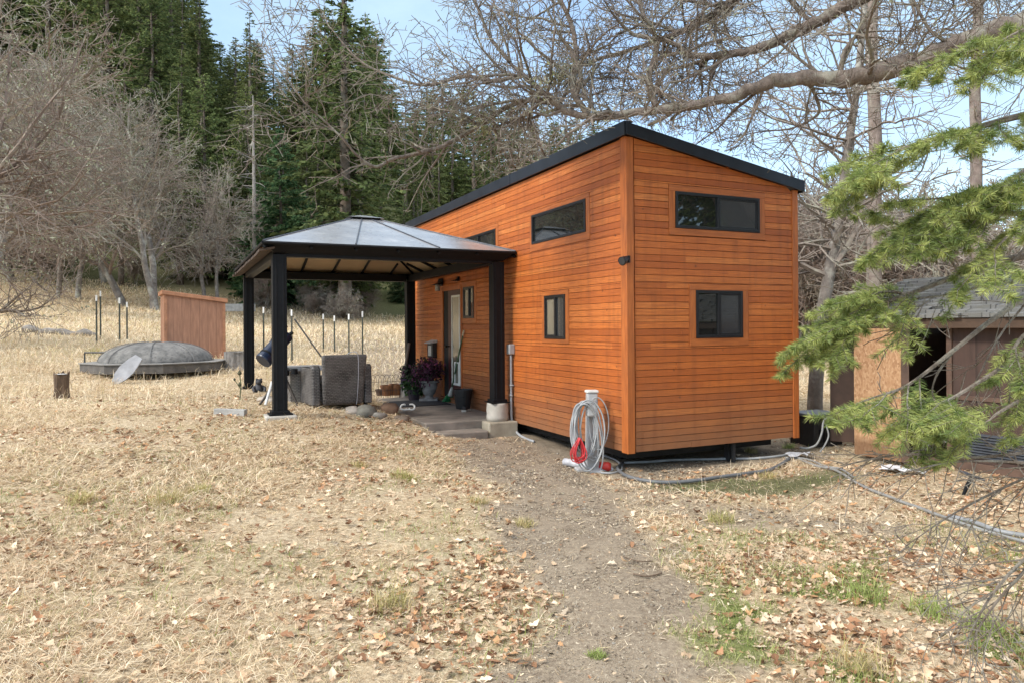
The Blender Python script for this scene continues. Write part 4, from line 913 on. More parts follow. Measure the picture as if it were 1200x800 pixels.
# pale slab leaning on the rim
s0 = og(132, 450); s0[2] -= .02; s1 = at(163, 418, s0[1]+.32); ax = s1-s0; L_ = np.linalg.norm(ax); ax /= L_; nrm = np.cross(ax, (0, 0, 1.)); nrm = np.cross(np.array([0, 1.0, 0]), ax); 
f_ = Vector(ax); up_v = Vector((0, -1, .35)); up_v = (up_v-f_*up_v.dot(f_)).normalized(); sd_ = up_v.cross(f_)
Ms = Matrix(((f_.x, sd_.x, up_v.x, s0[0]), (f_.y, sd_.y, up_v.y, s0[1]), (f_.z, sd_.z, up_v.z, s0[2]), (0, 0, 0, 1)))
prof = [(0, -.02), (.1, -.09), (.3, -.15), (.55, -.17), (.85, -.13), (1.0, -.10), (1.0, .08), (.8, .13), (.5, .16), (.25, .13), (.08, .06)]
b = MB(); b.prism([(x*L_, y) for x, y in prof], 0, .03); o = b.build('leaning_slab', simple('pale_grey_slab', (.27, .27, .28), .7, .25, 5, .2), None, bevel=.008); o.matrix_world = Ms; tag(o, 'pale grey pointed slab leaning against the dome rim', 'slab')
# wooden box shed
q0 = og(192, 428); q1 = og(264, 428); dsh = 18.0
q0 = at(192.5, 425, dsh-.35); q1 = at(264.5, 425, dsh+.35); z0 = min(tz(q0[0], q0[1]), tz(q1[0], q1[1]))-.1; wv = q1-q0; ang = math.atan2(wv[1], wv[0]); wl = math.hypot(wv[0], wv[1])
bx = empty('pump_shed', (q0[0], q0[1], z0), ang, 'small salmon painted wooden shed with a sloping top in the meadow', 'small shed')
def plank_mat(name, c, pitch=.2, axis=0):
    t = NT(name); v = t.coord('Object'); sx = t.n('ShaderNodeSeparateXYZ'); t.l(v, sx.inputs[0]); al = t.math('ADD', sx.outputs[0], sx.outputs[1]) if axis == 0 else sx.outputs[2]
    fr = t.math('FRACT', t.math('DIVIDE', al, pitch)); gap = t.ramp(fr, [(.0, 1), (.06, 0)]); n_ = t.noise(t.coord('Object', (6, 6, .8) if axis == 0 else (.8, .8, 6)), 3, 5, .6)
    c_ = t.ramp(n_.outputs['Fac'], [(.3, [x*.75 for x in c]), (.7, [min(1, x*1.2) for x in c])]); c_ = t.mix(gap, c_, [x*.35 for x in c]); t.set(Base_Color=c_, Roughness=.75); t.bump(gap, -.6, .01); return t.m
SALM = plank_mat('salmon_planks', (.40, .20, .12)); hL = CZ+(ray(192.5, 345)[2])*(dsh-.35)-z0; hR = CZ+ray(264, 355)[2]*(dsh+.35)-z0; dd = 1.2
b = MB(); b.hexa([(0,0,0),(wl,0,0),(wl,dd,0),(0,dd,0),(0,0,hL),(wl,0,hR),(wl,dd,hR),(0,dd,hL)]); b.build('wall', SALM, bx)
b = MB(); b.hexa([(-.05,-.06,hL+.003),(wl+.05,-.06,hR+.003),(wl+.05,dd+.05,hR+.003),(-.05,dd+.05,hL+.003),(-.05,-.06,hL+.10),(wl+.05,-.06,hR+.10),(wl+.05,dd+.05,hR+.10),(-.05,dd+.05,hL+.10)]); b.build('roof', simple('salmon_board', (.43, .20, .105), .7), bx, bevel=.006)
for x in (0, wl-.07): b = MB(); b.box((x, -.02, 0), (x+.07, -.001, (hL if x == 0 else hR)-.01)); b.build('corner_trim', MATS['salmon_board'], bx)
# T posts
TP = simple('dark_green_steel', (.06, .065, .05), .7, .3); TPW = simple('white_post_tip', (.75, .75, .72), .6, .1)
def tpost(px, yt, yb, label, group, dep=None):
    p = og(px, yb); h = CZ+ray(px, yt)[2]*p[1]-p[2]; h = min(max(h, .9), 2.0)
    o = empty('fence_post', p, RNG.uniform(-.5, .5), label, 'fence post', group); w_ = .02*max(1, p[1]/20)
    b = MB(); b.box((-w_, -.006, -.1), (w_, .006, h-.16)); b.box((-.006, .0061, -.1), (.006, w_*1.5, h-.16))
    for z in np.arange(.2, h-.25, .12): b.box((-.008, -.014, z), (.008, -.0061, z+.02))
    b.build('post', TP, o); b = MB(); b.box((-w_*1.02, -.007, h-.159), (w_*1.02, .007, h)); b.box((-.007, .0071, h-.159), (.007, w_*1.5, h)); b.build('tip', TPW, o)
GL = 'steel fence posts left of the dome'; GR_ = 'steel fence posts seen through the gazebo'
tpost(113, 346, 403, 'short white tipped steel post, first of the four above the dome', GL)
tpost(118, 341, 398, 'tallest white tipped steel post behind the first one above the dome', GL)
tpost(140, 349, 401, 'white tipped steel post standing third of the four above the dome', GL)
tpost(149, 354, 398, 'white tipped steel post nearest the salmon shed', GL)
for (px, yt, yb, lb) in ((309, 360, 418, 'white tipped steel post between the two left gazebo posts'), (342, 363, 425, 'white tipped steel post with the diagonal brace tied to it'), (379, 368, 412, 'thin steel post just right of the diagonal brace'), (392, 370, 414, 'steel post second right of the diagonal brace'), (409, 368, 418, 'steel post directly above the armchair back'), (425, 365, 419, 'steel post above the right edge of the armchair')): tpost(px, yt, yb, lb, GR_)
p = og(342, 425); a0 = at(345, 374, p[1]-.05); a1 = og(381, 424); b = MB(); b.tube([a0, a1], .022, 8); o = b.build('brace_pole', simple('grey_brace', (.10, .10, .10), .6), None); tag(o, 'dark diagonal brace pole running down from a steel post', 'pole')
# grey log and brush behind
a0 = og(263, 372); b = MB(); a0 = at(262, 361, 40); a1 = at(290, 360, 39); zt3 = tz(a0[0], a0[1]); b.box((0, 0, 0), (a1[0]-a0[0], .25, .42)); o = b.build('stacked_timber', WOODG, None, bevel=.02); o.location = (a0[0], a0[1], max(zt3, a0[2]-.2)); tag(o, 'long grey weathered timber lying at the forest edge behind the salmon shed', 'timber')
# line of half buried logs in the meadow
b = MB(); a0 = og(28, 388); a1 = og(112, 394); Pm = np.linspace(a0, a1, 9); Pm[:, 2] = [tz(q[0], q[1])+.05+.04*math.sin(k*2.1) for k, q in enumerate(Pm)]; b.tube(spline(Pm, 3), .10+.03*np.sin(np.arange(25)), 8); o = b.build('fallen_log', simple('grey_log', (.22, .20, .18), .95, .4, 5, .6), None, smooth=True); tag(o, 'long grey half buried log lying across the left meadow', 'log')

# ------------------------------------------------------------------ hose post and hoses by the house corner
hp = og(694, 551); hp[2] -= .01
ho = empty('hose_post', hp, R(10), 'grey plastic utility post on a footed base by the house corner', 'utility post')
PLG = simple('grey_plastic', (.42, .42, .42), .5, .12, 5, .05)
b = MB(); b.hexa([(-.075,-.06,.03),(.075,-.06,.03),(.075,.06,.03),(-.075,.06,.03),(-.062,-.05,.92),(.062,-.05,.92),(.062,.05,.92),(-.062,.05,.92)]); b.build('post', PLG, ho, bevel=.015)
b = MB(); b.box((-.072, -.062, .921), (.072, .062, .955)); b.build('cap', simple('pale_cap', (.62, .61, .58), .6), ho, bevel=.012)
b = MB(); b.box((-.20, -.075, 0), (.24, .075, .05)); b.box((-.075, -.2, .0), (.075, -.076, .045)); b.build('foot', PLG, ho, bevel=.012)
b = MB(); b.box((-.10, -.16, .66), (.02, -.062, .80)); b.build('hose_hook', PLG, ho, bevel=.02)
HOSE = simple('pale_grey_hose', (.33, .34, .345), .45, .15, 6, .03); HOSE2 = simple('dark_grey_hose', (.13, .135, .14), .5, .2)
def loop(c, rx, rz, tilt, n=40, ph=0, dy=0):
    a = np.linspace(0, 2*PI, n)+ph; rr = 1+.04*np.sin(a*3+ph); return np.stack([c[0]+rx*np.cos(a)*rr+tilt*np.sin(a), c[1]+dy*np.sin(a), c[2]+rz*np.sin(a)*rr], -1)
rg = np.random.default_rng(9); b = MB()
for k in range(9):
    rx = rg.uniform(.08, .15); rz = rg.uniform(.30, .42); c = (-.10+rg.normal(0, .025), -.105-.012*(k % 5), .80-rz+rg.normal(0, .01)+.02)
    b.tube(loop(c, rx, rz, rg.normal(-.02, .03), 40, rg.uniform(0, 6), rg.normal(0, .02)), .0095, 8, cap=False)
b.tube(loop((-.09, -.19, .46), .18, .40, .02, 44, 1, .03), .010, 8, cap=False); b.tube(loop((.05, -.10, .58), .12, .30, .0, 44, 1, .03), .007, 8, cap=False)
o = b.build('coiled_hose', HOSE, None, smooth=True); o.location = hp; o.rotation_euler = (0, 0, R(10)); tag(o, 'pale grey garden hose coiled in long loops over the utility post', 'hose')
b = MB()
for k in range(9):
    a = np.linspace(0, 2*PI, 30); hh = rg.uniform(.22, .31); sw = rg.uniform(.03, .12)*rg.choice((-1, 1)); cx_ = rg.normal(-.02, .03); dn_ = (1-np.cos(a))/2
    b.tube(np.stack([-.21+cx_*dn_+sw*np.sin(a)*(.15+.85*dn_), -.18-.012*k*.7-.02*dn_, .43-hh*dn_], -1), .0062, 6, cap=False)
o = b.build('red_cord', simple('red_cord', (.55, .035, .04), .5, .15), None, smooth=True); o.location = hp; o.rotation_euler = (0, 0, R(10)); tag(o, 'bundled red extension cord hanging beside the coiled hose', 'cord')
s0 = og(662, 545); s1 = og(704, 551); s0[2] += .045; s1[2] += .05; sh = empty('drain_hose', s0, 0, 'short thick grey drain hose with a red end at the post foot', 'hose')
d = s1-s0; tt = np.linspace(0, 1, 60); P = np.stack([d[0]*tt, d[1]*tt-.07*np.sin(tt*PI), d[2]*tt], -1); b = MB(); b.tube(P, .045+.005*np.sin(np.arange(60)*PI*.8), 14); b.build('hose', simple('mottled_grey_hose', (.42, .42, .44), .6, .4, 14, .1), sh, smooth=True)
b = MB(); dn = P[-1]-P[-3]; dn /= np.linalg.norm(dn); b.tube([P[-1]-dn*.02, P[-1]+dn*.09, P[-1]+dn*.12], [.055, .056, .04], 14); b.build('coupling', simple('red_coupling', (.55, .04, .03), .45), sh, smooth=True)
def ground_line(pts, r, name, mat, label, cat, lift=None, n=8, wob=.0):
    P = []
    for q in pts:
        p = og(q[0], q[1]) if q[1] > 0 else None; P.append((p[0], p[1]))
    P = np.array(P); P3 = spline(np.c_[P, np.zeros(len(P))], n); P3[:, 2] = terrain(P3[:, 0], P3[:, 1])+r*.9+.012
    b = MB(); b.tube(P3, r, 7); o = b.build(name, mat, None, smooth=True); tag(o, label, cat); return o
ground_line([(706, 535), (722, 541), (729, 551), (718, 556), (704, 556)], .011, 'hose', HOSE, 'loop of pale hose on the ground beside the utility post', 'hose')
ground_line([(730, 546), (724, 552), (738, 562), (770, 568), (815, 566), (850, 561), (880, 557), (905, 552), (925, 540)], .021, 'hose', HOSE2, 'thick dark grey hose curving along the ground past the mossy patch', 'hose')
ground_line([(732, 545), (760, 543), (800, 541), (850, 540), (890, 539), (930, 534)], .016, 'hose', simple('silver_hose', (.30, .31, .31), .5), 'silver grey hose running straight along the end wall', 'hose')
PALE = simple('pale_pipe', (.25, .25, .24), .5, .2)
ground_line([(925, 532), (950, 546), (975, 552), (990, 560), (1005, 570), (1040, 585), (1075, 598), (1110, 612), (1150, 624), (1205, 641)], .015, 'water_pipe', PALE, 'long pale water pipe running from the house toward the lower right', 'pipe')
ground_line([(920, 538), (945, 540), (965, 548), (985, 552), (1000, 562)], .013, 'water_pipe', PALE, 'short pale pipe tangled beside the house corner', 'pipe')
ground_line([(1112, 610), (1140, 616), (1170, 626), (1210, 634)], .02, 'water_pipe', simple('pale_pipe_thick', (.23, .235, .24), .5, .2), 'thicker pale pipe lying beside the long one at the right', 'pipe')
for k, (px, py, s, lb) in enumerate(((937, 537, .16, 'crumpled grey plastic sheet by the pipe tangle at the house corner'), (1044, 553, .17, 'white plastic scrap lying before the shed door'), (1070, 557, .12, 'smaller white plastic scrap right of the first one'))):
    p = og(px, py); rg = np.random.default_rng(k); gx_, gy_ = np.meshgrid(np.linspace(-1, 1, 12), np.linspace(-.6, .6, 8)); V = np.stack([gx_*s+rg.normal(0, .01, gx_.shape), gy_*s+rg.normal(0, .01, gx_.shape), .03+.05*vnoise(gx_*3+k*9, gy_*3)], -1).reshape(-1, 3)
    ii = np.arange(96).reshape(8, 12); b = MB(); b.add(V, [np.stack([ii[:-1, :-1], ii[:-1, 1:], ii[1:, 1:], ii[1:, :-1]], -1).reshape(-1, 4)]); o = b.build('plastic_scrap', simple('scrap_%d' % k, (.45, .46, .48) if k == 0 else (.68, .68, .7), .5), None, smooth=True); o.location = p; o.rotation_euler = (0, 0, k*1.1); tag(o, lb, 'plastic scrap')
# wooden twigs on the path
for k, (px, py, qx, qy, r, lb) in enumerate(((742, 677, 776, 677, .006, 'short brown stick lying on the path'), (730, 655, 765, 660, .004, 'thin bent twig on the path above the short stick'))):
    ground_line([(px, py), ((px+qx)/2, (py+qy)/2+2), (qx, qy)], r, 'stick', simple('stick_%d' % k, (.13, .09, .06), .9), lb, 'stick')

# ------------------------------------------------------------------ shed, box, stool, solar light
S1 = np.array([4.21, 9.5]); S2 = np.array([5.35, 7.54]); sv = (S2-S1)/np.linalg.norm(S2-S1); sa = math.atan2(sv[1], sv[0])
sh = empty('garden_shed', (S1[0], S1[1], 0), sa, 'brown garden shed with a grey shingle roof and open doorway', 'shed')
# local: x along the front, +y away from the camera side (inside), z up
BRN = simple('dark_brown_panel', (.075, .043, .030), .65, .3, 5, .1); BRN2 = simple('brown_board', (.11, .065, .045), .7, .3, 6, .2)
FL = .14; EV = 1.64; SL = 4.2; D0 = 1.9
xa = .55
b = MB(); b.box((1.5, 0, FL), (SL, .05, EV)); b.build('wall', plank_mat('brown_panel_wall', (.070, .040, .030), .6), sh)
b = MB(); b.box((xa, .0, FL), (.76, .05, EV)); b.box((xa, .051, FL), (xa+.05, D0, EV)); b.box((SL-.05, .051, FL), (SL, D0, EV)); b.box((xa+.051, D0-.05, FL), (SL-.051, D0, EV)); b.build('wall', BRN, sh)
b = MB(); b.box((xa-.05, -.03, .0), (SL, D0, FL-.003)); b.build('floor_frame', BRN2, sh, bevel=.005)
b = MB(); b.box((1.5, -.03, FL), (1.56, -.003, EV)); b.box((2.5, -.02, FL), (2.55, -.003, EV)); b.box((1.56, -.02, .82), (2.5, -.003, .87)); b.box((.70, -.02, FL), (.76, -.003, EV)); b.build('door_trim', BRN2, sh, bevel=.004)
b = MB(); b.box((xa-.12, -.20, EV-.02), (SL+.1, -.16, EV+.09)); b.build('fascia', simple('rusty_brown_fascia', (.075, .045, .028), .8), sh, bevel=.004)
# shingle roof, front slope in courses
SHG = NT('grey_shingles'); v = SHG.coord('Object'); br_ = SHG.n('ShaderNodeTexBrick'); br_.inputs['Scale'].default_value = 1; br_.inputs['Brick Width'].default_value = .22; br_.inputs['Row Height'].default_value = .5; br_.inputs['Mortar Size'].default_value = .006
br_.inputs['Color1'].default_value = (.10, .10, .10, 1); br_.inputs['Color2'].default_value = (.19, .187, .18, 1); br_.inputs['Mortar'].default_value = (.05, .05, .05, 1); SHG.l(v, br_.inputs['Vector'])
n_ = SHG.noise(v, 9, 5); SHG.set(Base_Color=SHG.mix(SHG.ramp(n_.outputs['Fac'], [(.4, 0), (.7, .6)]), br_.outputs['Color'], (.15, .15, .12)), Roughness=.95); SHG.bump(n_.outputs['Fac'], .4, .01); SHG = SHG.m
RS = .42; ymid = .95; b = MB(); nc = 11; rg = np.random.default_rng(12)
for k in range(nc):
    y0 = -.24+(ymid+.24)*k/nc; y1 = -.24+(ymid+.24)*(k+1.25)/nc; za = EV+.10+RS*(y0+.24); zb_ = EV+.10+RS*(y1+.24); x = xa-.16
    while x < SL+.1:
        w_ = rg.uniform(.13, .30); j = rg.uniform(-.022, .022); t_ = rg.uniform(.022, .048)
        b.hexa([(x,y0+j,za-.004),(x+w_-.006,y0+j,za-.004),(x+w_-.006,y1,zb_-.012),(x,y1,zb_-.012),(x,y0+j,za+t_),(x+w_-.006,y0+j,za+t_),(x+w_-.006,y1,zb_-.004),(x,y1,zb_-.004)]); x += w_
b.build('roof', SHG, sh)
b = MB(); zr = EV+.10+RS*(ymid+.24); b.hexa([(xa-.15,ymid+.02,zr-.02),(SL+.1,ymid+.02,zr-.02),(SL+.1,D0+.2,zr-.02-RS*(D0+.2-ymid)),(xa-.15,D0+.2,zr-.02-RS*(D0+.2-ymid)),(xa-.15,ymid+.02,zr+.03),(SL+.1,ymid+.02,zr+.03),(SL+.1,D0+.2,zr+.03-RS*(D0+.2-ymid)),(xa-.15,D0+.2,zr+.03-RS*(D0+.2-ymid))]); b.build('roof_slope', simple('back_shingles', (.2, .2, .19), .95), sh)
b = MB(); b.add([(xa+.002,0,EV),(xa+.002,D0,EV),(xa+.002,ymid,zr-.06),(xa+.05,0,EV),(xa+.05,D0,EV),(xa+.05,ymid,zr-.06)], [[(0,1,2)], [(3,5,4)], [(0,2,5,3),(1,4,5,2),(0,3,4,1)]]); b.build('gable', BRN, sh)
# raw chipboard door swung open to the left, and the brown one behind it
def osb():
    t = NT('raw_chipboard'); v = t.coord('Object'); vo = t.n('ShaderNodeTexVoronoi'); vo.inputs['Scale'].default_value = 55; mp_ = t.n('ShaderNodeMapping'); mp_.inputs['Scale'].default_value = (1, 1, .55); t.l(v, mp_.inputs['Vector']); t.l(mp_.outputs[0], vo.inputs['Vector'])
    hs = t.n('ShaderNodeSeparateColor'); t.l(vo.outputs['Color'], hs.inputs['Color']); n_ = t.noise(v, 2, 4)
    c = t.ramp(hs.outputs['Red'], [(0, (.34, .18, .09)), (.4, (.44, .25, .13)), (.75, (.49, .30, .16)), (1, (.55, .36, .21))]); sx = t.n('ShaderNodeSeparateXYZ'); t.l(v, sx.inputs[0])
    c = t.mix(t.ramp(t.math('ADD', sx.outputs[2], t.math('MULTIPLY', n_.outputs['Fac'], -.35)), [(-.0, .7), (.12, 0)]), c, (.12, .06, .03)); t.set(Base_Color=c, Roughness=.8); t.bump(hs.outputs['Green'], .25, .004); return t.m
d1 = empty('shed_door_hinge', (0, 0, 0)); bpy.data.objects.remove(d1)
qa = np.array([4.40, 9.05]); 
r0, r1 = ray(1001, 500), ray(1056, 500); A_ = np.array([r0[0]*8.98, 8.98]); B_ = np.array([r1[0]*8.42, 8.42])
def to_sh(P): d = P-S1; return (float(d@sv), float(d@np.array([-sv[1], sv[0]])))
a2, b2 = to_sh(A_), to_sh(B_); dv = np.array(b2)-np.array(a2); dn = np.array([dv[1], -dv[0]])/np.linalg.norm(dv)*.035
def panel(name, a2, b2, z0, z1, th, mat):
    dv = np.array(b2)-np.array(a2); dn = np.array([-dv[1], dv[0]])/np.linalg.norm(dv)*th; a3, b3 = np.array(a2)+dn, np.array(b2)+dn
    b = MB(); b.hexa([(a2[0],a2[1],z0),(b2[0],b2[1],z0),(b3[0],b3[1],z0),(a3[0],a3[1],z0),(a2[0],a2[1],z1),(b2[0],b2[1],z1),(b3[0],b3[1],z1),(a3[0],a3[1],z1)]); return b.build(name, mat, sh, bevel=.003)
o = panel('door', a2, b2, .06, 1.62, .03, osb()); o['label'] = 'raw orange chipboard door swung open'
r2 = ray(1064, 500); B3 = np.array([r2[0]*8.86, 8.86]); panel('door_edge', (b2[0]+.006, b2[1]), (b2[0]+.07, b2[1]+.05), .06, 1.62, .03, BRN2)
r3, r4 = ray(973, 500), ray(1003, 500); o = panel('door', to_sh(np.array([r3[0]*9.75, 9.75])), to_sh(np.array([r4[0]*9.6, 9.6])), .10, 1.56, .04, BRN); o['label'] = 'plain dark brown door panel'
# louvre vent low on the wall
b = MB()
for k in range(9): b.hexa([(1.7, -.03, .2+k*.03), (2.3, -.03, .2+k*.03), (2.3, -.004, .212+k*.03), (1.7, -.004, .212+k*.03), (1.7, -.026, .206+k*.03), (2.3, -.026, .206+k*.03), (2.3, -.004, .224+k*.03), (1.7, -.004, .224+k*.03)])
b.build('vent', simple('dark_blue_grey_vent', (.05, .055, .065), .5), sh)
# white step stool inside
def shw(x, y, z): q = S1+sv*x+np.array([-sv[1], sv[0]])*y; return np.array([q[0], q[1], z])
stp = at(1101, 530, 8.7); stp[2] = FL; st = empty('step_stool', stp, R(-20), 'white plastic step stool standing inside the shed doorway', 'stool')
WP = simple('white_plastic', (.72, .74, .76), .4, .06)
b = MB(); b.box((-.12, -.09, .205), (.12, .09, .23)); b.build('top', WP, st, bevel=.006)
for s in (-1, 1):
    b = MB(); b.hexa([(s*.16-.012,-.11,0),(s*.16+.012,-.11,0),(s*.16+.012,-.07,0),(s*.16-.012,-.07,0),(s*.11-.012,-.09,.204),(s*.11+.012,-.09,.204),(s*.11+.012,-.05,.204),(s*.11-.012,-.05,.204)]); b.hexa([(s*.16-.012,.07,0),(s*.16+.012,.07,0),(s*.16+.012,.11,0),(s*.16-.012,.11,0),(s*.11-.012,.05,.204),(s*.11+.012,.05,.204),(s*.11+.012,.09,.204),(s*.11-.012,.09,.204)]); b.box((s*.125-.01, -.07, .1), (s*.125+.01, .07, .14)); b.build('leg', WP, st)
b = MB(); b.box((-.12, -.10, .12), (.12, -.085, .155)); b.build('crossbar', WP, st)
# black storage box beside the house corner
kb = at(957, 525, 9.95); zk = tz(kb[0], kb[1])-.01; kx = empty('equipment_box', (kb[0], kb[1], zk), R(22), 'low black equipment box with a grey lid between house and shed', 'equipment box')
b = MB(); b.box((-.26, -.22, 0), (.24, .22, .40)); b.box((-.20, -.232, .28), (.10, -.221, .35)); b.build('case', simple('black_case', (.022, .02, .02), .6), kx, bevel=.01)
b = MB(); b.box((-.28, -.24, .402), (.26, .24, .445)); b.build('lid', simple('grey_lid', (.16, .165, .175), .5), kx, bevel=.012)
b = MB()
for k in range(6): b.box((-.18+k*.07, -.229, .06), (-.14+k*.07, -.2215, .24))
b.build('grille', BLK, kx)
b = MB(); b.tube(spline([at(978, 487, 9.6), at(966, 492, 9.5), at(963, 507, 9.42), at(957, 520, 9.4), at(947, 524.5, 9.4), at(937, 524, 9.45)], 6), .014, 8); o = b.build('pale_tube', PALE, None, smooth=True); tag(o, 'pale tube looping down in front of the black equipment box', 'tube')
b = MB(); b.tube(spline([at(968, 497, 9.5), at(971, 510, 9.4), at(966, 522, 9.3), at(961, 529, 9.2)], 6), .011, 8); o = b.build('pale_tube', PALE, None, smooth=True); tag(o, 'thin pale tube dropping at the right side of the equipment box', 'tube')
# solar light stake
lp = og(1127, 580); ll = empty('solar_light', lp, 0, 'tilted black solar path light stuck in the ground before the shed', 'solar light')
d = at(1140, 557, lp[1])-lp; b = MB(); b.tube([(0, 0, -.03), d*.5, d], [.012, .02, .022], 8); b.build('stake', BLK, ll); b = MB(); b.box((-.10, -.06, -.012), (.09, .06, .012), Matrix.Translation(Vector(d)) @ Matrix.Rotation(R(22), 4, 'Y')); b.build('panel', simple('solar_panel', (.06, .065, .08), .3), ll, bevel=.004)
# ------------------------------------------------------------------ bare broadleaf trees
def norm(v):
    l = math.sqrt(v[0]*v[0]+v[1]*v[1]+v[2]*v[2])+1e-9; return (v[0]/l, v[1]/l, v[2]/l)
def side_dir(d, ang, az):
    h = (0, 0, 1) if abs(d[2]) < .9 else (1, 0, 0)
    u = norm((d[1]*h[2]-d[2]*h[1], d[2]*h[0]-d[0]*h[2], d[0]*h[1]-d[1]*h[0])); w_ = (d[1]*u[2]-d[2]*u[1], d[2]*u[0]-d[0]*u[2], d[0]*u[1]-d[1]*u[0])
    ca, sa = math.cos(ang), math.sin(ang); c, s = math.cos(az), math.sin(az)
    return norm(tuple(d[i]*ca+(u[i]*c+w_[i]*s)*sa for i in range(3)))
def grow(p, d, L, r, lvl, cfg, rng, out):
    """cfg per level: seg length, wander, upward pull, children per segment, child length ratio, child angle"""
    sg, wan, up, kids, ratio, angle = cfg[lvl]; n = max(2, int(L/sg)); s = L/n; last = lvl == len(cfg)-1
    for i in range(n):
        d = norm((d[0]+rng.gauss(0, wan), d[1]+rng.gauss(0, wan), d[2]+rng.gauss(0, wan)+up)); q = (p[0]+d[0]*s, p[1]+d[1]*s, p[2]+d[2]*s)
        r1 = r*(1-.75*(1/(n-i+.6))) if i > 0 or True else r; r1 = max(r1, cfg_rmin[0])
        out.append((p[0], p[1], p[2], q[0], q[1], q[2], r, r1, lvl)); 
        if not last:
            k = kids; 
            while k > 0:
                if rng.random() < k and (i > 0 or lvl > 0):
                    t = rng.random(); b_ = tuple(p[j]+(q[j]-p[j])*t for j in range(3)); rem = 1-(i+t)/n
                    grow(b_, side_dir(d, angle*rng.uniform(.6, 1.3), rng.uniform(0, 6.283)), L*ratio*(.45+.75*rem)*rng.uniform(.6, 1.3), max(r1*.62, cfg_rmin[0]), lvl+1, cfg, rng, out)
                k -= 1
        p = q; r = r1
cfg_rmin = [.004]
def bark(name, c0, c1, lich, amt, sc=6, var=.15):
    t = NT(name); v = t.coord('Object'); n1 = t.noise(v, sc, 5, .65); n2 = t.noise(v, sc*.45, 5, .7); n3 = t.noise(t.coord('Object', (1, 1, .25)), sc*4, 4, .7)
    c = t.ramp(n1.outputs['Fac'], [(.3, c0), (.7, c1)]); c = t.mix(t.ramp(n2.outputs['Fac'], [(.5, 0), (.62, amt)]), c, lich); t.set(Base_Color=c, Roughness=.95); t.b.inputs['Specular IOR Level'].default_value = .2
    t.bump(n3.outputs['Fac'], .8, .03); return t.m
BARK_OAK = bark('oak_bark', (.15, .13, .115), (.30, .265, .235), (.44, .43, .38), .8)
BARK_FIR = bark('fir_bark', (.085, .065, .05), (.20, .16, .13), (.25, .25, .21), .4)
TWIG = bark('bare_twigs', (.20, .165, .14), (.37, .315, .27), (.46, .46, .37), .7, 2.2)
TWIG2 = bark('bare_twigs_brown', (.16, .12, .098), (.29, .225, .185), (.38, .37, .30), .5, 2.2)
TWIGF = bark('foreground_twigs', (.12, .095, .08), (.28, .235, .20), (.38, .38, .30), .55, 7)
LICH = vcol('lichen_tufts', .95, .2, .1)
def oak_meshes(name, H, spread, seed, r0, ntrunk=1, twig=TWIG, rmin=.011, dens=1.0, lich=260, lean=.07):
    global cfg_rmin
    cfg_rmin[0] = rmin; rng = random.Random(seed); out = []
    cfg = [(H*.06, .10, .05, 0, .9, .8), (H*.045, .20, .035, 1.0*dens, .58, .9), (H*.035, .22, .02, 1.2*dens, .58, .85), (H*.026, .22, .01, 1.5*dens, .62, .85), (H*.024, .25, -.01, 0, .5, .9)]
    S = []
    for k in range(ntrunk):
        p = (rng.gauss(0, .25)*(ntrunk > 1), rng.gauss(0, .25)*(ntrunk > 1), -.3); d = norm((rng.gauss(0, lean), rng.gauss(0, lean), 1)); nn = 7; r = r0*rng.uniform(.8, 1.1); s = H*.42/nn
        for i in range(nn):
            d = norm((d[0]+rng.gauss(0, .07), d[1]+rng.gauss(0, .07), d[2])); q = tuple(p[j]+d[j]*s for j in range(3)); r1 = r*.90; out.append((*p, *q, r, r1, 0))
            if i >= (3 if ntrunk > 1 else 2):
                for m in range(2 if i < 5 else 3):
                    grow(tuple(p[j]+(q[j]-p[j])*rng.random() for j in range(3)), side_dir(d, rng.uniform(.55, 1.15), rng.uniform(0, 6.28)), spread*rng.uniform(.6, 1.1)*(1.1-.06*i), r1*.55, 1, cfg, rng, out)
            p, r = q, r1
        for m in range(3): grow(p, side_dir(d, rng.uniform(.15, .6), rng.uniform(0, 6.28)), spread*rng.uniform(.7, 1.0), r*.7, 1, cfg, rng, out)
    A = np.array(out); big = A[:, 8] <= 0
    tb = MB(); tb.segs(A[big][:, :8], 9); me_t = tb.mesh('trunk', True); me_t.materials.append(BARK_OAK)
    cb = MB(); B = A[~big]; m1 = B[:, 6] > .035; cb.segs(B[m1][:, :8], 6); cb.segs(B[~m1][:, :8], 3); me_c = cb.mesh('crown'); me_c.materials.append(twig)
    me_l = None
    if lich:
        rg = np.random.default_rng(seed); i = rg.choice(len(B), lich); P = B[i, 3:6]; lb = MB()
        for m in range(4): leafcards(lb, P+rg.normal(0, .06, P.shape)-np.array([0, 0, .05]), .07, pal(lich, [(.34, .35, .25), (.26, .27, .18), (.42, .42, .32)], [3, 2, 2], .12), rg)
        me_l = lb.mesh('lichen', color=True); me_l.materials.append(LICH)
    return me_t, me_c, me_l
def put_tree(name, meshes, loc, rz, sc_, label, cat, group):
    o = empty(name, loc, rz, label, cat, group); o.scale = sc_ if not np.isscalar(sc_) else (sc_,)*3
    for nm, me in zip(('trunk', 'crown', 'lichen'), meshes):
        if me is None: continue
        c = bpy.data.objects.new(nm, me); col.objects.link(c); c.parent = o
    return o
def gp(px, depth):
    x = (px-600)/F*depth; return np.array([x, depth, tz(x, depth)-.1])
OAK_A = oak_meshes('a', 11, 4.3, 3, .17, 2, TWIG, .006, 1.0, 900)
OAK_B = oak_meshes('b', 10, 4.2, 8, .17, 1, TWIG2, .006, 1.0, 700)
OAK_C = oak_meshes('c', 9, 3.4, 21, .11, 2, TWIG, .007, .9, 200)
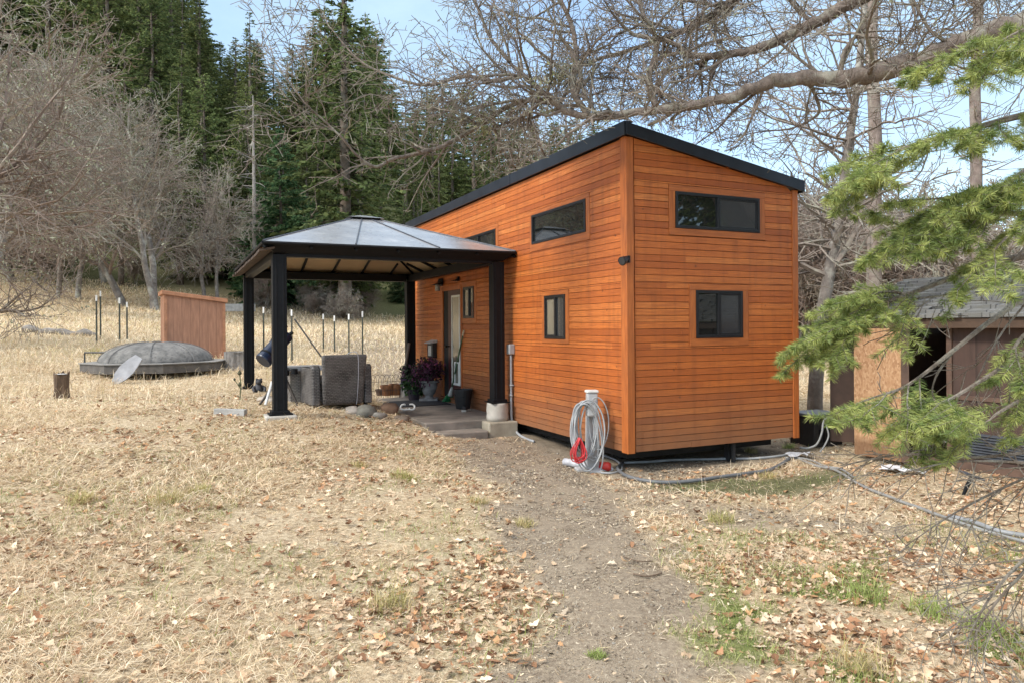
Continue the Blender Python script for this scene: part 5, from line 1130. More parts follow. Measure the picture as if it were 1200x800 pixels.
# slender pole like saplings of the brush
BR_A = oak_meshes('d', 6, 2.3, 33, .05, 3, TWIG2, .010, .95, 90, .3)
BR_B = oak_meshes('e', 5, 2.2, 41, .045, 3, TWIG, .010, .95, 120, .35)
GO = 'bare oaks at the left forest edge'
put_tree('oak_tree', OAK_A, gp(180, 38), .4, (1.4, 1.4, 1.5), 'large round crowned bare oak with pale twin trunk at the meadow edge', 'oak tree', GO)
put_tree('oak_tree', OAK_B, gp(150, 39.5), 2.1, 1.6, 'bare oak with a thinner trunk just left of the pale twin trunk', 'oak tree', GO)
put_tree('oak_tree', OAK_B, gp(-150, 17), 5.1, (1.25, 1.25, 1.25), 'nearest bare brown oak reaching in from the left edge', 'oak tree', GO)
put_tree('oak_tree', OAK_A, gp(-20, 31), 3.3, 1.7, 'bare lichen covered oak filling the left edge', 'oak tree', GO)
put_tree('oak_tree', OAK_C, gp(70, 40), 1.3, 1.7, 'bare brown oak between the left edge and the twin trunk', 'oak tree', GO)
put_tree('oak_tree', OAK_C, gp(255, 43), 4.2, 1.35, 'bare oak standing behind the salmon shed', 'oak tree', GO)
put_tree('oak_tree', OAK_B, gp(20, 44), 2.5, 1.9, 'tall bare oak behind the left edge oaks', 'oak tree', GO)
put_tree('oak_tree', OAK_C, gp(110, 46), .2, 1.9, 'bare oak behind and left of the twin trunk', 'oak tree', GO)
# brush and small bare trees along the forest edge and behind the house
rb = random.Random(7); GB = 'bare brush along the forest edge'; LB = 'bare grey brown brush thicket at the forest edge'
for k in range(46):
    px = rb.uniform(-60, 620) if k < 30 else rb.uniform(300, 500); d = rb.uniform(43, 60)
    put_tree('bare_brush', (BR_A, BR_B)[k % 2], gp(px, d), rb.uniform(0, 6.3), rb.uniform(.5, 1.15) if k < 30 else rb.uniform(.3, .6), LB, 'brush', GB)
GW = 'bare woodland behind the house'; LW_ = 'bare grey woodland tree behind the house'
for k in range(52):
    px = rb.uniform(660, 1330); d = rb.uniform(24, 62); m = (OAK_C, OAK_B, BR_A, OAK_C, BR_B)[k % 5]
    s = rb.uniform(.75, 1.15)*(1.25 if m in (BR_A, BR_B) else .9)
    put_tree('woodland_tree', m, gp(px, d), rb.uniform(0, 6.3), (s*.85, s*.85, s), LW_, 'tree', GW)
for k in range(90):
    px = rb.uniform(600, 1350) if k < 40 else rb.uniform(860, 1260); d = rb.uniform(26, 60)
    put_tree('bare_brush', (BR_A, BR_B)[k % 2], gp(px, d), rb.uniform(0, 6.3), rb.uniform(1.0, 1.9), 'bare grey brush thicket behind the house and shed', 'brush', 'bare brush behind the house')
GT = 'bare trees close behind the house'
put_tree('bare_tree', OAK_B, np.array([2.9, 15.6, .2]), 1.0, (.85, .85, 1.05), 'bare oak with forked limbs rising right behind the house roof', 'bare tree', GT)
put_tree('bare_tree', OAK_C, np.array([1.6, 24.0, .6]), 2.6, (.8, .8, 1.0), 'slim bare tree showing over the long roof edge', 'bare tree', GT)
# leaning grey trunk right of the house
lt = empty('leaning_tree', (0, 0, 0), 0, 'leaning pale grey trunk with bare limbs between house and shed', 'bare tree'); base = at(955, 495, 11.6); base[2] = tz(base[0], base[1])
lt.location = tuple(base); Pq = np.array([base+np.array([0, 0, -.2]), base+np.array([.0, 0, .1]), at(956, 450, 11.6), at(962, 380, 11.6), at(971, 325, 11.7), at(981, 270, 11.8), at(990, 200, 11.9), at(1003, 110, 12), at(1012, 20, 12), at(1016, -60, 12)])-base
b = MB(); b.tube(spline(Pq, 5), np.linspace(.135, .04, 46), 12); b.build('trunk', BARK_OAK, lt, smooth=True)
cfg_rmin[0] = .005; rng = random.Random(5); out = []; cfgm = [None, (.25, .18, .03, .9, .55, .85), (.18, .24, .02, 1.0, .55, .9), (.14, .28, .0, 0, .5, .9)]
for k in range(26):
    t = rng.uniform(.45, .98); q = spline(Pq, 5)[int(t*45)]; grow(tuple(q), norm((rng.gauss(0, 1), rng.gauss(0, 1), rng.uniform(-.1, .7))), rng.uniform(1.2, 2.6), .035*(1.1-t)+.014, 1, cfgm, rng, out)
for tgt in ((930, 300), (1025, 235)):
    q = spline(Pq, 5)[20]; e = at(tgt[0], tgt[1], 11.7)-base-q; L_ = float(np.linalg.norm(e)); grow(tuple(q), tuple(e/L_), L_*1.6, .06, 1, cfgm, rng, out)
A = np.array(out); b = MB(); b.segs(A[:, :8], 4); b.build('crown', TWIG, lt)
# two straight conifer trunks with short dead stubs
GTT = 'tall bare conifer trunks right of the house'
for (px, yb, d, r, lb, sd_) in ((1026, 400, 17.5, .16, 'tall straight grey conifer trunk nearer the house with short dead stubs', 1), (1146, 400, 16.5, .13, 'tall straight pinkish conifer trunk right of the other, above the shed roof', 2)):
    g_ = gp(px, d); o = empty('bare_conifer', g_, 0, lb, 'conifer', GTT); rng = random.Random(sd_); n = 16; P = np.array([(rng.gauss(0, .03), rng.gauss(0, .03), z) for z in np.linspace(0, 17, n)]); b = MB(); b.tube(spline(P, 2), np.linspace(r*1.15, r*.55, 2*n-1), 10); b.build('trunk', bark('trunk_bark_%d' % sd_, (.16, .12, .10), (.32, .26, .23), (.38, .36, .30), .5, 5), o, smooth=True)
    out = []; cfg_rmin[0] = .006; cfgs = [None, (.2, .16, -.02, .7, .45, .8), (.15, .2, 0, .5, .5, .8), (.1, .2, 0, 0, .5, .8)]
    for k in range(110): grow((0, 0, rng.uniform(2, 16.5)), norm((rng.gauss(0, 1), rng.gauss(0, 1), rng.uniform(-.3, .15))), rng.uniform(.3, 1.5), .022, 1, cfgs, rng, out)
    A = np.array(out); b = MB(); b.segs(A[:, :8], 3); b.build('branches', TWIG, o)

# ------------------------------------------------------------------ conifers of the hillside
NEED = vcol('conifer_needles', .75, .52, .25, var=.22); NEED2 = vcol('young_conifer_needles', .75, .15, .25, var=.15)
def conifer(H, Rm, seed, bare=.12, dens=1.0, cols=None, droop=.25, pw=.8, gap=.1, card=.42):
    rg = np.random.default_rng(seed); cols = cols or [(.13, .165, .06), (.165, .205, .075), (.21, .24, .09), (.09, .12, .05), (.22, .225, .092)]
    tb = MB(); n = 14; P = np.stack([rg.normal(0, .03, n), rg.normal(0, .03, n), np.linspace(-.3, H*.99, n)], -1); tb.tube(P, np.linspace(H*.0145, .02, n), 8); me_t = tb.mesh('trunk', True); me_t.materials.append(BARK_FIR)
    B = []; V = []; Fc = []; C = []
    z = H*bare; pos = []; dirs = []; Ls = []; ws = []
    while z < H*.985:
        f = (z-H*bare)/(H*(1-bare)); R0 = Rm*((1-f)**pw*.97+.03)*(1 if f > .12 else .55+.45*f/.12)
        nb = max(3, int(rg.integers(5, 8)*dens))
        for k in range(nb):
            if rg.random() < gap: continue
            az = rg.uniform(0, 2*PI); Lb = R0*rg.uniform(.6, 1.2); el = .45*f-.12+rg.normal(0, .12); m = 7
            t = np.linspace(0, 1, m); x = t*Lb; zz = z+x*math.tan(el)-droop*Lb*t*t*(.4+.6*(1-f))+droop*.35*Lb*t**4
            pts = np.stack([x*math.cos(az), x*math.sin(az), zz], -1)
            for i in range(m-1): B.append((*pts[i], *pts[i+1], .028*(1-t[i])*max(.4, H/22)+.006, .028*(1-t[i+1])*max(.4, H/22)+.005))
            ns = max(8, int(Lb/.052*dens)); tt = np.sqrt(rg.uniform(.02, 1, ns)); base = np.stack([np.interp(tt, t, pts[:, q]) for q in range(3)], -1)
            fd = pts[-1]-pts[0]; fd /= np.linalg.norm(fd)+1e-9; sdv = np.array([-math.sin(az), math.cos(az), 0]); sg = rg.choice([-1, 1], ns)
            dd = fd*rg.uniform(.3, 1.0, ns)[:, None]+sdv*(sg*rg.uniform(.3, 1.1, ns)*(1-.6*tt))[:, None]+np.array([0, 0, 1.])*rg.normal(-.22, .25, ns)[:, None]
            dd /= np.linalg.norm(dd, axis=1)[:, None]; pos.append(base); dirs.append(dd); Ls.append(card*rg.uniform(.6, 1.4, ns)*(1.15-.5*tt)*(.55+.45*(1-f))); 
        z += rg.uniform(.28, .5)*max(.55, H/24)
    P = np.concatenate(pos); D = np.concatenate(dirs); L = np.concatenate(Ls); n = len(P)
    s = np.cross(D, np.array([0, 0, .8])+rg.normal(0, .9, (n, 3))); s /= np.linalg.norm(s, axis=1)[:, None]; W = L*rg.uniform(.20, .36, n)
    V = np.stack([P, P+D*(L*.45)[:, None]+s*W[:, None]-np.array([0, 0, .05])*L[:, None], P+D*L[:, None]-np.array([0, 0, .16])*L[:, None], P+D*(L*.5)[:, None]-s*W[:, None]-np.array([0, 0, .05])*L[:, None]], 1).reshape(-1, 3)
    cl = pal(n, cols, [4, 4, 3, 3, 1.2][:len(cols)], .18); cb = MB(); cb.add(V, [np.arange(n)[:, None]*4+np.array([0, 1, 2]), np.arange(n)[:, None]*4+np.array([0, 2, 3])], np.repeat(cl, 4, axis=0))
    BS = np.array(B); cb.segs(BS, 3, np.array([[.10, .08, .06]]).repeat(1, 0)[0]); me_c = cb.mesh('crown', color=True); me_c.materials.append(NEED); return me_t, me_c, None
FIR = [conifer(22, 4.0, 1, .08, 1.0), conifer(24, 3.6, 2, .14, .9, droop=.3), conifer(20, 4.4, 3, .05, 1.05, pw=.7), conifer(25, 3.2, 4, .25, .8, gap=.2, droop=.35)]
FHT = [22, 24, 20, 25]
YF = conifer(11, 2.9, 9, .02, 1.3, [(.09, .165, .075), (.13, .21, .09), (.165, .24, .105), (.065, .115, .055), (.14, .20, .09)], .15, .85, .05, .36)
tp_x = [-200, 0, 90, 170, 235, 262, 295, 325, 350, 395, 440, 470, 520, 600, 700, 800, 900, 1000, 1200, 1500]
tp_y = [-260, -240, -220, -150, -30, 40, 15, 62, 55, -30, 20, 95, 92, 105, 135, 190, 215, 230, 230, 200]
rc_ = random.Random(19); GC = 'conifers on the far hillside'; LC = 'dark green conifer in the forest on the hillside behind'
def put_fir(px, d, ytop, mi, label=LC, group=GC, wid=1.0, rz=None):
    g_ = gp(px, d); h = CZ+ray(px, ytop)[2]*d-g_[2]; h = max(5, min(h, 44)); s = h/FHT[mi]
    put_tree('conifer_tree', FIR[mi], g_, rc_.uniform(0, 6.3) if rz is None else rz, (s*wid*rc_.uniform(.9, 1.15), s*wid*rc_.uniform(.9, 1.15), s), label, 'conifer', group)
for d, n, dy in ((50, 24, 60), (60, 28, 30), (72, 30, 10), (90, 40, 0), (112, 44, 0), (132, 44, 0)):
    for k in range(n):
        px = -170+(760+170)*(k+rc_.uniform(.0, .95))/n
        yt = np.interp(px, tp_x, tp_y)+dy+rc_.uniform(0, 80)*(1 if d < 90 else .6)
        if d < 66: yt = max(yt, 20+rc_.uniform(0, 120)) if px < 200 else yt+40
        put_fir(px, d+rc_.uniform(-5, 6), yt, rc_.randrange(4), wid=rc_.uniform(.85, 1.25)*(1 if d < 80 else 1.25))
for k in range(30):
    px = 620+k*25+rc_.uniform(-10, 10); put_fir(px, rc_.uniform(75, 130), np.interp(px, tp_x, tp_y)+rc_.uniform(5, 110), rc_.randrange(4), 'dark green conifer far behind the house roof', 'conifers far behind the house', 1.1)
GS = 'tall conifers along the skyline'
put_fir(405, 44, -90, 1, 'very tall dark fir with a visible trunk standing behind the gazebo', GS, 1.15, 1.0)
put_fir(295, 66, 12, 3, 'pointed thin topped fir standing alone against the sky', GS, 1.1, 2.0)
put_fir(236, 70, -18, 0, 'full fir left of the sky gap', GS, 1.3, 3.0)
put_fir(180, 58, -25, 2, 'broad tall fir above the round bare oak', GS, 1.1, .3)
put_fir(345, 74, 48, 0, 'shorter fir at the right of the sky gap', GS, 1.2, 4.0)
GY_ = 'young firs at the forest edge'
for (px, d, yt, lb) in ((330, 46, 150, 'bright bluish green young fir left of the tall trunk'), (300, 47, 215, 'small young fir above the gazebo left corner'), (365, 49, 230, 'bushy young fir right behind the gazebo roof'), (262, 50, 250, 'low young fir behind the salmon shed'), (470, 50, 300, 'low young fir behind the rear gazebo post'), (96, 45, 330, 'small bright green young fir at the left meadow edge'), (400, 52, 310, 'small young fir behind the gazebo, under the tall fir')):
    g_ = gp(px, d); h = CZ+ray(px, yt)[2]*d-g_[2]; s = h/11; put_tree('young_fir', YF, g_, rc_.uniform(0, 6.3), (s*1.05, s*1.05, s), lb, 'young fir', GY_)
# dead snag
g_ = gp(298, 45); sn = empty('dead_snag', g_, 0, 'thin grey dead snag with stub branches before the dark firs', 'dead tree'); hs = CZ+ray(298, 112)[2]*45-g_[2]
b = MB(); b.tube([(0, 0, 0), (.05, 0, hs*.5), (0.02, 0, hs)], [.16, .12, .03], 8); b.build('trunk', simple('snag_grey', (.33, .30, .27), .9), sn); rng = random.Random(3); out = []; cfg_rmin[0] = .012; cfgs = [None, (.4, .12, -.02, .3, .4, .8), (.3, .15, 0, 0, .5, .8)]
for k in range(46): grow((0, 0, rng.uniform(hs*.35, hs*.98)), norm((rng.gauss(0, 1), rng.gauss(0, 1), rng.uniform(-.3, .2))), rng.uniform(.5, 1.9), .03, 1, cfgs, rng, out)
A = np.array(out); b = MB(); b.segs(A[:, :8], 3); b.build('branches', MATS['snag_grey'], sn)
# trees to the right and behind the camera that the end wall windows mirror
for k, (x, y, s) in enumerate(((14, 4.5, 1.0), (17, 2, 1.1), (20, 5, 1.0), (13, -1, .9))):
    put_tree('conifer_tree', FIR[k % 3], np.array([x, y, tz(x, y)]), k*1.3, (s*.8, s*.8, s*.7), 'conifer seen only as a reflection in the end wall windows', 'conifer', 'conifers mirrored in the windows')
# ------------------------------------------------------------------ big oak reaching over the house from the right
def L3(pts): return np.array([at(*p) for p in pts])
ok = empty('overhanging_oak', (7.4, 7.2, tz(7.4, 7.2)), 0, 'old bare oak whose thick gnarled limbs reach over the house from the right', 'oak tree')
OKO = np.array(ok.location)
T0 = np.array([7.4, 7.2, tz(7.4, 7.2)-.2])
main = np.concatenate([[T0+np.array([-.05, 0, 3.3]), T0+np.array([-.9, -.1, 4.1]), T0+np.array([-1.7, -.1, 4.55])], L3([(1200, 30, 7.0), (1110, 60, 7.1), (1040, 82, 7.2), (985, 93, 7.3), (945, 92, 7.35), (900, 98, 7.4), (860, 113, 7.5), (820, 122, 7.6), (770, 129, 7.7), (720, 135, 7.8), (690, 137, 7.9), (664, 130, 8.0), (640, 112, 8.1), (612, 88, 8.2), (598, 74, 8.3)])])
limbs = [
 (main, [.30, .26, .22, .17, .15, .135, .12, .105, .10, .085, .072, .066, .062, .058, .055, .052, .046, .036, .02], 0),
 (np.concatenate([[T0+np.array([0, 0, 4.2]), T0+np.array([-1.2, .1, 5.6])], L3([(1120, -60, 7.6), (1000, 2, 7.6), (940, 35, 7.7), (885, 58, 7.8), (840, 66, 7.9), (808, 64, 8.0), (795, 54, 8.0)])]), [.22, .17, .13, .09, .08, .065, .055, .045, .03], 0),
 (np.concatenate([[T0+np.array([0, .1, 4.5]), T0+np.array([-2, .4, 6.8])], L3([(1010, -120, 8.2), (900, -30, 8.3), (840, 15, 8.4), (780, 45, 8.5), (735, 60, 8.6)])]), [.2, .15, .11, .08, .06, .045, .03], 0),
 (L3([(690, 137, 7.9), (672, 105, 7.9), (676, 70, 8.0), (668, 25, 8.2), (640, -30, 8.4)]), [.05, .045, .04, .035, .028], 0),
 (L3([(655, 122, 8.05), (620, 118, 8.2), (590, 128, 8.3), (560, 148, 8.3), (520, 171, 8.2), (490, 180, 8.1), (460, 187, 8.0), (440, 196, 7.9), (418, 182, 7.8), (400, 161, 7.7), (378, 140, 7.7), (360, 124, 7.6), (332, 88, 7.6)]), [.042, .04, .038, .035, .031, .028, .025, .023, .02, .017, .014, .011, .007], 1),
 (L3([(612, 88, 8.2), (580, 95, 8.3), (545, 90, 8.4), (500, 100, 8.5), (460, 90, 8.6), (420, 70, 8.7), (385, 30, 8.8)]), [.035, .032, .028, .024, .019, .014, .009], 1),
 (L3([(598, 74, 8.3), (575, 45, 8.4), (560, 10, 8.5), (540, -40, 8.6)]), [.03, .026, .022, .015], 1),
 (L3([(770, 129, 7.7), (760, 95, 7.9), (770, 50, 8.0), (750, 5, 8.2), (760, -40, 8.3)]), [.05, .045, .038, .03, .02], 1),
 (L3([(900, 98, 7.4), (860, 130, 7.7), (842, 150, 7.9), (815, 170, 8.4)]), [.028, .02, .014, .008], 1),
 (L3([(985, 93, 7.3), (990, 60, 7.2), (1020, 20, 7.1), (1040, -30, 7.1)]), [.04, .03, .022, .015], 1),
 (L3([(945, 92, 7.35), (960, 130, 7.6), (930, 150, 7.8), (890, 155, 8.2), (840, 165, 8.6)]), [.03, .02, .015, .01, .006], 1),
]
b = MB(); bt = MB(); bt.tube(spline([T0, T0+np.array([.05, 0, 1.5]), T0+np.array([0, 0, 3.2]), T0+np.array([.1, .1, 5]), T0+np.array([.5, .4, 8])], 5)-OKO, np.linspace(.48, .2, 21), 14); bt.build('trunk', BARK_OAK, ok, smooth=True)
rng = random.Random(77); out = []; cfg_rmin[0] = .0035
cfgF = [None, (.17, .2, .015, .95, .5, .95), (.12, .22, .01, 1.0, .6, .95), (.09, .24, .0, .6, .6, .9), (.08, .22, 0, 0, .5, .9)]
for P, rr, tw in limbs:
    n = 7; Q = spline(P, n); k = np.arange(len(P)); rq = np.interp(np.linspace(0, 1, len(Q)), np.linspace(0, 1, len(rr)), rr)
    wob = np.random.default_rng(len(P)).normal(0, 1, Q.shape)*rq[:, None]*.09; wob[0] = 0; Q = Q+wob
    b.tube(Q-OKO, rq*.74*(1+.05*np.sin(np.arange(len(Q))*1.7)+.05*np.sin(np.arange(len(Q))*.9+2)), 12)
    for i in range(2, len(Q)-1):
        px_ = 600+F*Q[i][0]/max(Q[i][1], .1)
        if px_ > 1290: continue
        L_ = float(np.linalg.norm(Q[i+1]-Q[i])); d = norm(Q[i+1]-Q[i])
        for m in range(2):
            if rng.random() < L_*(5.2 if rq[i] < .07 else 3.3)*(.72 if tw else .85):
                Lc = rng.uniform(.5, 1.7)*(1.0 if rq[i] > .03 else .7); grow(tuple(Q[i]), side_dir(d, rng.uniform(.6, 1.35), rng.uniform(0, 6.28)), Lc, min(rq[i]*.45, .006+.010*Lc), 1, cfgF, rng, out)
    d = norm(Q[-1]-Q[-2]); grow(tuple(Q[-1]), d, 1.2, rq[-1]*.9, 1, cfgF, rng, out)
b.build('limb', bark('gnarled_oak_bark', (.10, .08, .068), (.27, .22, .19), (.38, .38, .31), .5, 11), ok, smooth=True)
A = np.array(out)
# twigs that would scrape along the house walls have been pruned away
pq = A[:, 3:6]; ppx = 600+F*pq[:, 0]/pq[:, 1]; ppy = HY-F*(pq[:, 2]-CZ)/pq[:, 1]; rl = np.interp(ppx, [476, 600, 735, 938, 945], [262, 205, 143, 213, 900])
hx_ = (pq[:, :2]-C0) @ E1; hy_ = (pq[:, :2]-C0) @ E2
A = A[~((ppy > rl-2) & (ppx > 440) & (ppx < 945))]; A = A[~((A[:, 5] < 4.1) & ((A[:, 3:5]-C0) @ E1 > -.1) & ((A[:, 3:5]-C0) @ E1 < 2.8) & ((A[:, 3:5]-C0) @ E2 > -.1))]
A[:, :3] -= OKO; A[:, 3:6] -= OKO; b = MB(); m1 = A[:, 6] > .012; b.segs(A[m1][:, :8], 6); b.segs(A[~m1][:, :8], 3); b.build('crown', TWIGF, ok)
rg = np.random.default_rng(4); b = MB()
for (px, py, d, n, s) in ((640, 95, 8.05, 170, .16), (655, 88, 8.0, 120, .13), (548, 112, 8.3, 90, .12), (565, 150, 8.3, 110, .13), (672, 80, 8.0, 90, .12), (640, 130, 8.1, 60, .1), (845, 62, 7.9, 40, .09), (700, 140, 7.9, 50, .1)):
    P = at(px, py, d)+rg.normal(0, .5, (n, 3))*s; leafcards(b, P-OKO, .05, pal(n, [(.40, .41, .24), (.30, .32, .17), (.48, .48, .34)], [3, 2, 2], .12), rg)
i = rg.choice(len(A), 1500); P = A[i, 3:6]
for m in range(3): leafcards(b, P+rg.normal(0, .012, P.shape), .032, pal(1500, [(.36, .37, .27), (.27, .28, .18)], [3, 2], .12), rg)
b.build('lichen', LICH, ok, color=True)

# ------------------------------------------------------------------ fir reaching in from the right, close to the camera
NF = vcol('fir_needles', .5, .22, .4); FT = bark('fir_twig_bark', (.12, .09, .065), (.30, .26, .22), (.36, .36, .30), .5, 14)
fr = empty('near_fir', (3.95, 2.9, tz(3.95, 2.9)), 0, 'green fir with drooping needle sprays reaching in from the right edge', 'fir tree'); FO = np.array(fr.location)
b = MB(); b.tube([(0, 0, -.2), (.02, 0, 2), (0, 0, 5), (.03, 0, 8)], [.17, .14, .11, .06], 12); b.build('trunk', BARK_FIR, fr, smooth=True)
rng = random.Random(31); rg = np.random.default_rng(31); shoots = []; wood = []
def shoot_chain(p, d, L, r, lvl, down=-.05):
    """a twig with side twigs in one drooping plane; every twig carries needles"""
    n = max(3, int(L/.028)); s = L/n; h = np.cross(d, (0, 0, 1.)); h /= np.linalg.norm(h)+1e-9; sg = rng.choice((-1, 1))
    for i in range(n):
        d = d+rg.normal(0, .05, 3)+np.array([0, 0, down]); d /= np.linalg.norm(d); q = p+d*s; r1 = max(r*(1-.6/(n-i+.5)), .0011)
        wood.append((*p, *q, r, r1)); shoots.append((p.copy(), q.copy(), d.copy()))
        if lvl < 2 and i > 0 and rng.random() < (.8 if lvl == 0 else .3):
            sg = -sg; a = rng.uniform(.6, 1.0); sd = d*math.cos(a)+h*sg*math.sin(a)+rg.normal(0, .16, 3)+np.array([0, 0, -.2]); sd /= np.linalg.norm(sd)
            shoot_chain(q, sd, L*rng.uniform(.32, .58)*(1.1-.6*i/n), r1*.7, lvl+1, down)
        p = q; r = r1
def bough(pts, r0, sprays, bare_to=0.0):
    pts = [(q[0]+25*min(1, max(0, (1200-q[0])/140)), q[1], q[2]) for q in pts]
    P = np.array([at(*q) for q in pts]); main = pts[0][0] > 1250; P = np.concatenate([[[FO[0], FO[1], P[0, 2]+.12]], P]) if main else P; Q = spline(P, 8); rr = np.linspace(r0*(1.5 if main else 1), r0*.3, len(Q))
    for i in range(len(Q)-1): wood.append((*Q[i], *Q[i+1], rr[i], rr[i+1]))
    for k in range(sprays):
        t = bare_to+(1-bare_to)*(k+rng.random())/sprays; i = min((8 if main else 0)+int(t*(len(Q)-(9 if main else 1))), len(Q)-2); d = Q[i+1]-Q[i]; d /= np.linalg.norm(d); h = np.cross(d, (0, 0, 1.)); h /= np.linalg.norm(h)+1e-9
        a = rng.uniform(.35, 1.0); sd = d*math.cos(a)+h*rng.choice((-1, 1))*math.sin(a)+np.array([0, 0, rng.uniform(-.55, .15)])+rg.normal(0, .1, 3); sd /= np.linalg.norm(sd)
        shoot_chain(Q[i].copy(), sd, rng.uniform(.14, .30), .0036, 0, -.02)
    d = Q[-1]-Q[-2]; d /= np.linalg.norm(d); shoot_chain(Q[-1].copy(), d, .19, .004, 0, -.03)
FD = 1.0
bough([(1430, 170, 2.8), (1300, 200, 2.7), (1210, 215, 2.65), (1140, 225, 2.6), (1085, 232, 2.6)], .011, 10, .45)
bough([(1430, 210, 2.6), (1290, 225, 2.5), (1220, 250, 2.5), (1180, 275, 2.5), (1150, 300, 2.5)], .010, 4, .45)
B0 = (1390, 0, 3.05)
bough([(1420, 60, 2.9), (1290, 25, 2.7), (1215, 32, 2.55), (1160, 52, 2.5), (1115, 62, 2.5)], .014, 9, .3)
bough([(1430, 140, 2.9), (1300, 115, 2.7), (1200, 135, 2.6), (1110, 155, 2.55), (1040, 172, 2.5), (1020, 182, 2.5)], .014, 14, .35)
bough([(1430, 190, 2.9), (1320, 180, 2.75), (1230, 185, 2.65), (1180, 215, 2.6), (1160, 240, 2.55)], .012, 9, .4)
bough([(1430, 240, 2.9), (1300, 235, 2.8), (1200, 250, 2.75), (1120, 245, 2.7), (1060, 255, 2.65), (1035, 270, 2.65)], .013, 11, .4)
bough([(1430, 270, 3.0), (1300, 290, 2.9), (1190, 302, 2.8), (1110, 322, 2.75), (1040, 345, 2.7), (990, 362, 2.7), (958, 378, 2.7)], .014, 15, .64)
bough([(1040, 345, 2.7), (1010, 342, 2.7), (985, 350, 2.72)], .006, 8, .1)
bough([(1110, 322, 2.75), (1080, 290, 2.75), (1050, 275, 2.75)], .006, 4, .1)
bough([(1430, 330, 2.9), (1300, 345, 2.8), (1210, 350, 2.7), (1160, 372, 2.65), (1100, 410, 2.6), (1040, 450, 2.55), (1000, 465, 2.55)], .012, 4, .75)
bough([(1100, 410, 2.6), (1075, 440, 2.6), (1065, 470, 2.6)], .006, 2, .6)
bough([(1430, 380, 2.8), (1290, 400, 2.7), (1210, 410, 2.6), (1150, 440, 2.55), (1100, 465, 2.5), (1070, 475, 2.5)], .011, 3, .7)
bough([(1430, 430, 2.7), (1290, 450, 2.6), (1220, 458, 2.5), (1170, 480, 2.45), (1150, 492, 2.45)], .010, 2, .7)
bough([(1430, 300, 2.7), (1280, 330, 2.6), (1215, 380, 2.5), (1185, 410, 2.5), (1180, 450, 2.5)], .010, 3, .5)
S = np.array([np.r_[a, b_, d] for a, b_, d in shoots]); nn = 36
k = len(S); t = rg.random((k, nn, 1)); P = S[:, None, :3]+(S[:, None, 3:6]-S[:, None, :3])*t; D = S[:, None, 6:9]
rad = rg.normal(0, 1, (k, nn, 3)); rad -= (rad*D).sum(-1, keepdims=True)*D; rad[..., 2] *= .65; rad /= np.linalg.norm(rad, axis=-1, keepdims=True)
nd = D*rg.uniform(.25, .75, (k, nn, 1))+rad-np.array([0, 0, .12]); nd /= np.linalg.norm(nd, axis=-1, keepdims=True); Ln = rg.uniform(.022, .036, (k, nn, 1)); w_ = np.cross(nd, rg.normal(0, 1, (k, nn, 3))); w_ /= np.linalg.norm(w_, axis=-1, keepdims=True); w_ *= .00075
V = np.stack([P-w_, P+w_, P+nd*Ln*.6+w_*1.1, P+nd*Ln, P+nd*Ln*.6-w_*1.1], 2).reshape(-1, 3); N = k*nn
hue = np.repeat(rg.random(k)**1.3, nn)[:, None]; C = (np.array([.14, .20, .055])*(1-hue)+np.array([.46, .50, .16])*hue)*(1+rg.normal(0, .16, (N, 1)))
b = MB(); b.add(V, [np.arange(N)[:, None]*5+np.array([0, 1, 2, 4]), np.arange(N)[:, None]*5+np.array([4, 2, 3])], np.repeat(C, 5, axis=0)); b.V[0] = b.V[0]-FO; b.build('foliage', NF, fr, color=True); print('needles', N)
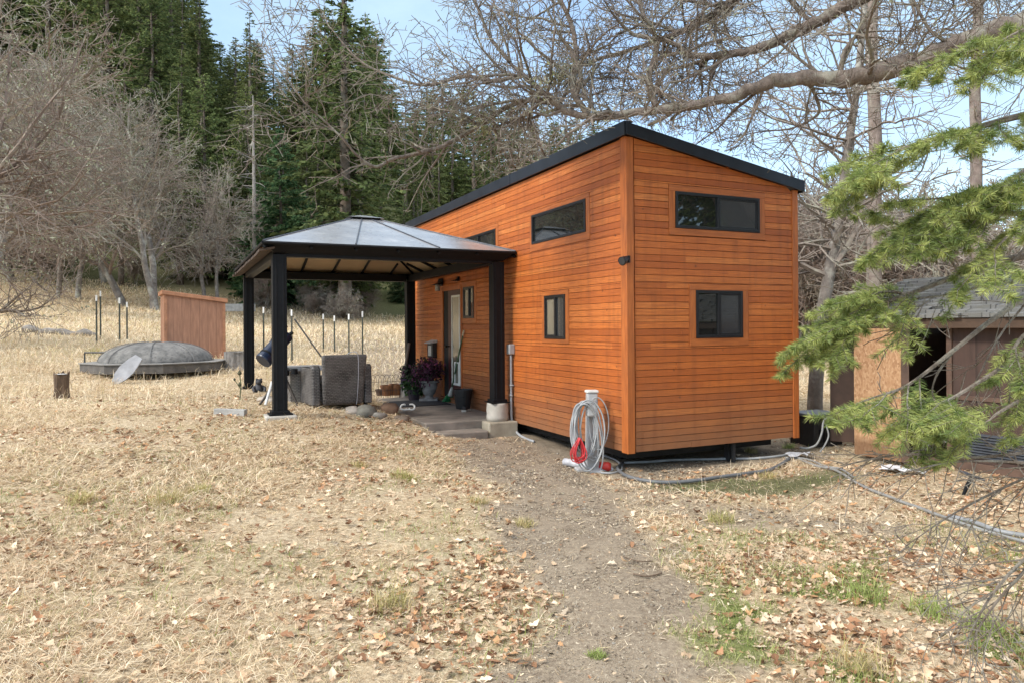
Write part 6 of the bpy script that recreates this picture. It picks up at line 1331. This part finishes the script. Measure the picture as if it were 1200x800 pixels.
# dead grey twigs among and under the sprays
dead = []; cfg_rmin[0] = .0015; cfgD = [None, (.06, .12, -.02, .55, .5, .8), (.045, .16, -.02, .6, .55, .8), (.035, .2, -.01, 0, .5, .8)]
for pts, r in (([(1430, 470, 2.6), (1250, 520, 2.6), (1150, 535, 2.55), (1060, 532, 2.5), (985, 545, 2.5)], .008), ([(1430, 560, 2.6), (1250, 545, 2.5), (1130, 540, 2.45), (1050, 555, 2.4)], .007), ([(1300, 520, 2.6), (1200, 560, 2.6), (1120, 600, 2.6), (1060, 640, 2.6)], .006), ([(1420, 600, 2.4), (1260, 610, 2.35), (1200, 655, 2.3), (1160, 700, 2.3), (1130, 755, 2.3)], .008), ([(1400, 640, 2.4), (1250, 635, 2.35), (1190, 680, 2.3), (1150, 730, 2.3), (1138, 760, 2.3)], .007), ([(1300, 300, 2.8), (1190, 370, 2.75), (1130, 470, 2.7), (1080, 520, 2.7)], .005), ([(1300, 240, 2.8), (1160, 330, 2.75), (1075, 350, 2.7), (1020, 355, 2.7)], .006)):
    P = np.array([at(*q) for q in pts]); P = np.concatenate([[[FO[0], FO[1], P[0, 2]+.1]], P]); Q = spline(P, 7); rr = np.linspace(r*1.3, r*.3, len(Q))
    for i in range(len(Q)-1):
        wood.append((*Q[i], *Q[i+1], rr[i], rr[i+1]))
        if 600+F*Q[i][0]/Q[i][1] < 1260 and rng.random() < .75: o_ = []; grow(tuple(Q[i]), side_dir(norm(Q[i+1]-Q[i]), rng.uniform(.5, 1.1), rng.uniform(0, 6.28)), rng.uniform(.12, .38), rr[i]*.5, 1, cfgD, rng, o_); wood += [q[:8] for q in o_]
# each bough runs back to the stem
W = np.array(wood); W[:, :3] -= FO; W[:, 3:6] -= FO; b = MB(); b.segs(W, 5); b.build('twigs', FT, fr)

# bare fallen branch in the left meadow
fb = og(20, 372); fl = empty('fallen_branch', fb, 0, 'dark fallen branch with bare twigs lying in the meadow at the left edge', 'branch'); out = []; rng = random.Random(6); cfg_rmin[0] = .012; cfgB = [None, (.35, .18, .0, .9, .55, .8), (.25, .22, .02, .8, .55, .8), (.2, .25, .0, 0, .5, .8)]
for (dx, dz, L_) in ((1, .12, 2.6), (-.4, .35, 1.5), (1, -.02, 1.8), (.6, .6, 1.4)): grow((-.6, 0, .2), norm((dx, rng.uniform(-.3, .3), dz)), L_, .06, 1, cfgB, rng, out)
A = np.array(out); A[:, 5] = np.maximum(A[:, 5], .02); A[:, 2] = np.maximum(A[:, 2], .02); b = MB(); b.segs(A[:, :8], 5); b.build('twigs', BARK_FIR, fl)
fb = og(45, 343); b = MB(); b.tube(np.array([(-.4, 0, .9), (0, 0, .45), (.3, 0, .2), (.55, .1, .0)])*1.0, [.05, .06, .05, .03], 6); o = b.build('fallen_branch', BARK_FIR, None, smooth=True); o.location = fb; tag(o, 'dark crooked limb leaning into the meadow grass below the left oak', 'branch')
